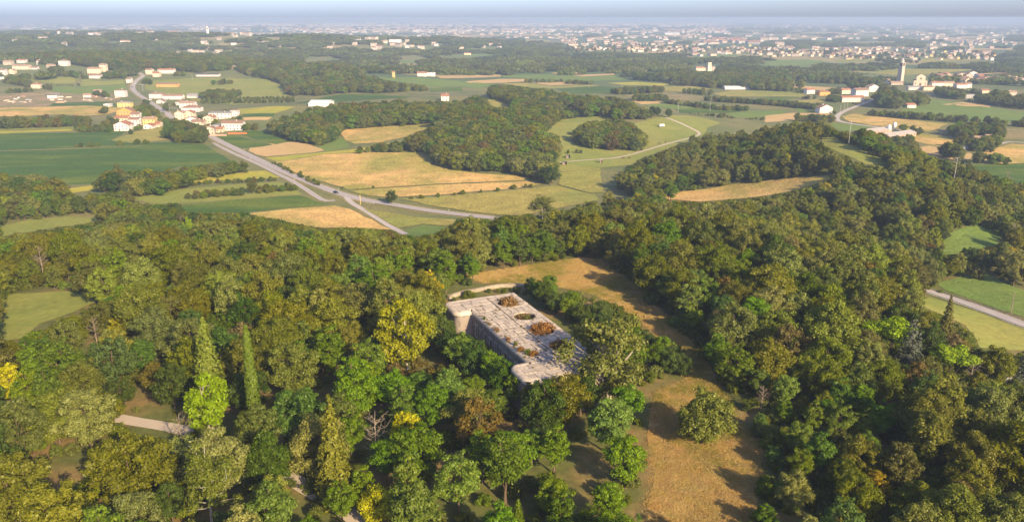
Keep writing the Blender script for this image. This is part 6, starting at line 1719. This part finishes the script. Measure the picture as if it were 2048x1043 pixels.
row([(282,234),(318,231)], 9, (5, 8.5), force=True); row([(322,247),(346,250)], 8, (5, 7), force=True); row([(222,246),(234,249)], 8, (5, 8), force=True); row([(272,262),(284,258)], 6, (4, 6), force=True); row([(330,212),(352,213)], 4, (3, 5), force=True); row([(404,240),(425,241)], 5, (4, 6), force=True); row([(478,256),(505,262)], 8, (4, 7), force=True); row([(225,260),(205,258)], 10, (4, 7), force=True); row([(286,206),(300,210)], 5, (4, 7), force=True); row([(330,196),(395,202)], 8, (4, 7)); row([(290,165),(300,170)], 8, (5, 8), force=True); row([(350,152),(372,152)], 8, (6, 9)); row([(385,140),(400,148)], 8, (6, 9))
fill([(0,166),(40,172),(55,176),(75,160),(150,152),(160,160),(250,158),(262,150),(282,140),(270,120,c),(240,138,c),(160,146,c),(110,148,c),(60,146,c),(0,150,c)], 6.5, (7, 11))
row([(20,187),(60,184)], 10, (4, 8)); row([(85,178),(115,182)], 8, (5, 8)); row([(190,190),(215,196)], 8, (5, 9), force=True); row([(100,170),(170,172)], 4, (3, 5)); row([(90,192),(130,198)], 5, (3, 5))
row([(265,145),(272,135)], 14, (10, 14), force=True)
# hills behind the roadside village
fill([(-80,122),(0,122),(100,126),(200,138),(262,142),(290,138),(400,146),(470,140),(500,152),(545,162),(580,192),(640,192),(700,186),(760,187),(860,182),(870,165,c),(750,152,c),(700,132,c),(600,112,c),(450,106,c),(300,103,c),(200,99,c),(0,92,c),(-80,92,c)], 9.0, (10, 15), gaps=.22)
fill([(700,130),(880,132),(1000,140),(1240,145),(1300,165),(1380,175),(1540,182),(1580,165),(1700,160),(1700,145,c),(1560,138,c),(1400,138,c),(1240,140,c),(1000,118,c),(860,118,c),(700,110,c)], 12, (9, 14), gaps=.5)
fill([(1260,160),(1330,165),(1400,172),(1530,182),(1560,190),(1620,186),(1600,160,c),(1480,152,c),(1360,145,c),(1260,148,c)], 9, (10, 15))
# hedges of the church plain
row([(1240,188),(1320,184)], 22, (7, 11), force=True); row([(1272,202),(1322,200)], 18, (6, 9), force=True); row([(1330,206),(1440,220),(1495,222)], 9, (4, 7), 4, True)
row([(1420,202),(1540,210),(1640,220)], 12, (5, 8), 4, True); row([(1372,187),(1420,190)], 10, (5, 9), force=True); row([(1136,168),(1185,169)], 10, (5, 8), force=True); row([(1056,166),(1130,164)], 8, (4, 8), force=True)
row([(1370,228),(1450,236),(1530,240)], 10, (5, 9)); row([(1440,190),(1560,196),(1640,200)], 8, (4, 7))
row([(1580,178),(1640,186),(1700,190)], 14, (5, 9)); row([(1650,200),(1700,208)], 16, (6, 9)); row([(1600,242),(1660,246)], 14, (6, 9), force=True)
row([(1740,231),(1830,238),(1900,243),(2060,255)], 12, (4.5, 9), 4.5, True); row([(1660,226),(1700,232)], 5, (3, 5))
fill([(1748,215),(1790,218),(1820,210),(1800,190,c),(1760,186,c)], 7, (12, 18), True); fill([(1832,212),(1856,210),(1850,190,c),(1830,186,c)], 6, (9, 14), True)
fill([(1870,192),(1900,198),(1990,212),(2070,222),(2070,205),(2000,195),(1950,190),(1880,184)], 9, (8, 13))
fill([(1900,272),(1930,285),(1955,272),(2000,282),(2010,275),(2000,262),(1910,262)], 6.5, (7, 11), True); row([(1930,296),(1960,302),(1990,290)], 14, (7, 10), force=True)
row([(1736,285),(1800,292),(1812,288)], 16, (6, 9), force=True); row([(1805,262),(1812,263)], 6, (7, 8), force=True); row([(1823,268),(1835,270)], 7, (7, 9), force=True); row([(1806,285),(1812,286)], 6, (6, 7), force=True)
row([(1890,312),(1905,322)], 8, (9, 13), force=True); row([(1905,325),(1950,330)], 8, (4, 7)); row([(1960,325),(2000,328)], 12, (6, 9), force=True)
row([(1885,345),(1960,372),(2070,400)], 22, (6, 10), 5, True); row([(1740,300),(1830,312),(1900,338)], 20, (7, 11), 5)
row([(2040,244),(2070,250)], 14, (6, 9)); row([(1700,176),(1780,185)], 12, (7, 12)); row([(1640,166),(1770,170)], 20, (8, 13)); row([(1610,148),(1760,150),(1860,140),(2048,134)], 30, (8, 12), 9)
# bushes lined up in the corn, and other single shrubs: each its own
for i, (px, py, h) in enumerate([(823,399,2.6),(842,397.5,2.6),(876,395,3.0),(909,391.5,2.4),(926,389,2.9),(962,386,2.4),(995,383,2.9),(1028,378,3.0),(1052,375.5,2.8),(1062,375,2.8)]):
    special('shrub', px, py, h, 'field_bush', 'round dark green bush in the row between the two corn fields', 'bushes lined up in the corn', 'shrub', 0.9, k=i)
special('dark', 783, 408, 9.0, 'roadside_tree', 'bushy dark green tree beside the bend of the main road', cat='tree', wide=1.0)
special('oak', 505, 388, 10.0, 'field_oak', 'single oak in the hedge between the meadow and the soybean field', wide=.8)
special('shrub', 234, 336, 4.0, 'field_bush', 'round bush alone in the large soybean field', cat='shrub')
special('shrub', 240, 291, 5.0, 'field_bush', 'round bush at the foot of the corn mound', cat='shrub')
special('shrub', 276, 288, 5.0, 'field_bush', 'one of two round bushes side by side below the corn mound', 'pair of bushes below the corn mound', 'shrub')
special('shrub', 291, 288, 4.5, 'field_bush', 'one of two round bushes side by side below the corn mound', 'pair of bushes below the corn mound', 'shrub')
special('dark', 262, 270, 6.0, 'garden_tree', 'dark round tree at the top edge of the corn mound', wide=1.1)
special('dark', 1100, 370, 14, 'dark_tree', 'dark broad tree at the near tip of the wood beside the meadow track', wide=1.2)
special('dark', 1088, 366, 12, 'dark_tree', 'dark tree beside the broad one at the tip of the meadow wood', rz=2)
special('oak', 1385, 290, 9, 'oak_tree', 'round oak beside the bend of the meadow track', wide=1.1)
special('dark', 1315, 232, 10, 'dark_tree', 'round dark tree at the upper end of the meadow track', wide=1.0)
special('dark', 1337, 235, 10, 'dark_tree', 'broad tree right of the upper end of the meadow track', rz=1)
for px, py in ((735, 401), (880, 393)): pass
row([(548,328),(600,352),(640,372)], 4, (1.5, 3), 3.0, True); row([(690,381),(760,377)], 1, (1, 2), 14, True); row([(1040,312),(1160,312)], 2, (3, 4), 30)
row([(735,305),(760,300)], 14, (4, 7), force=True); row([(770,303),(812,300)], 14, (5, 8), force=True)
row([(1140,308),(1165,307)], 6, (3, 4.5), force=True); row([(1240,300),(1290,302)], 8, (2, 4), force=True)
for i in range(420):                                                   # trees between the houses of the far villages
    px = rng.uniform(1130, 2000); py = 99 + 14 * min(1, max(0, (px - 1385) / 605) * 1.6) + rng.normal() * 4.5
    q = ground_at([(px, py)])[0]; far.append((q[0], q[1], int(rng.choice(8, p=KP)), rng.uniform(6, 11)))
for i in range(60):
    q = ground_at([(rng.uniform(1860, 2060), rng.uniform(152, 170))])[0]; far.append((q[0], q[1], int(rng.choice(8, p=KP)), rng.uniform(5, 9)))
FF = [('far', k) for k in range(8)]
far = np.array([f for f in far])
sc = far[:, 3] / np.array([PROTO['far'][int(k)][2] for k in far[:, 2]])
w = sc * rng.uniform(1.0, 1.35, len(sc))
scatter('plain_woodland', FF, np.stack([far[:, 0], far[:, 1], H(far[:, 0], far[:, 1])], 1), rng.random(len(far)) * 6.28, np.stack([w, w, sc], 1), far[:, 2].astype(int),
        'woods and hedgerows between the fields of the plain', 'woodland')
print('plain trees', len(far))

# belts of trees across the far plain
bel = []
for i in range(1900):
    d = math.exp(rng.uniform(math.log(1500), math.log(17000))); a = rng.uniform(-.66, .66)
    x, y = d * math.tan(a), d
    hill = h1(x, y) > 6
    if d < 2400 and not hill and rng.random() < .45: continue
    if d > 4500 and rng.random() < .45: continue
    th = 0.5 + (math.pi / 2 if rng.random() < .3 else 0) + rng.normal() * .12
    L = rng.uniform(100, 520) * (1 + d / 7000); n = max(2, int(L / (45 if d < 5000 else 75)))
    big = 1.0 if d < 5000 else 1.7
    wd = rng.uniform(.7, 1.7) * big
    for k in range(n):
        t = (k - n / 2) * L / n
        qx, qy = x + math.cos(th) * t + rng.normal() * 10, y + math.sin(th) * t + rng.normal() * 10
        if qy < 1250: continue
        lx_ = 26 * big; qs = np.array([qx, qx - lx_, qx + lx_, qx, qx - lx_, qx + lx_, qx - lx_ / 2, qx + lx_ / 2]); zz_ = h1(qx, qy) + np.array([2., 2., 2., 11., 10., 10., 6., 6.])
        if masked(qs, np.full(8, qy), zz_).any(): continue
        bel.append((qx, qy, th + rng.normal() * .1, big * rng.uniform(.9, 1.2), wd * rng.uniform(.7, 1.4), rng.uniform(.65, 1.15)))
for i in range(2600):                                                  # closed woods on the far left hills
    x, y = rng.uniform(-2700, 300), rng.uniform(1900, 4600)
    if h1(x, y) < 7 + 10 * vnoise(x, y, 300) or vnoise(x + 50, y * .5, 190) < .42: continue
    bel.append((x, y, rng.uniform(0, 3), 1.0, rng.uniform(1, 2.5), rng.uniform(.8, 1.25)))
bel = np.array(bel)
scatter('far_tree_belts', [('grove', k) for k in range(3)], np.stack([bel[:, 0], bel[:, 1], H(bel[:, 0], bel[:, 1])], 1), bel[:, 2], bel[:, 3:6], rng.integers(0, 3, len(bel)),
        'dark belts and groves of trees across the hazy far plain', 'trees')
print('belts', len(bel))

# tufts of dry grass on the mown strip
sw = ground_at(FIELDS[-1][3]); X = rng.uniform(sw[:, 0].min(), sw[:, 0].max(), 30000); Y = rng.uniform(sw[:, 1].min(), sw[:, 1].max(), 30000)
m = inpoly(X, Y, sw); X, Y = X[m][:9000], Y[m][:9000]
gr = rng.random(len(X)) < np.clip((vnoise(X, Y, 11) * .7 + vnoise(X, Y, 3.5) * .3 - .48) * 3.2, 0, .75)
sc_ = rng.uniform(.7, 1.4, len(X))
scatter('dry_grass', [('tuft', k) for k in range(3)], np.stack([X, Y, H(X, Y) + .06], 1), rng.random(len(X)) * 6.28, np.stack([sc_, sc_, sc_], 1), np.where(gr, 0, rng.integers(1, 3, len(X))), 'short dry grass covering the mown strip beside the fort', 'grass')

# ------------------------------------------------------------------ hazy summer air
hb = MB().box(-42000, 42000, -2200, 42000, -1.5, 113.0).obj('haze', bpy.data.materials.new('haze_air'))
hb['kind'] = 'stuff'; hb['label'] = 'pale summer haze lying over the whole plain'; hb['category'] = 'haze'
hm = hb.data.materials[0]; hm.use_nodes = True
ht = hm.node_tree; ht.nodes.remove(ht.nodes['Principled BSDF'])
pv = ht.nodes.new('ShaderNodeVolumePrincipled')
pv.inputs['Color'].default_value = (0.41, 0.53, 0.735, 1); pv.inputs['Density'].default_value = 1.8e-4; pv.inputs['Anisotropy'].default_value = 0.0
ht.links.new(pv.outputs[0], ht.nodes['Material Output'].inputs['Volume'])
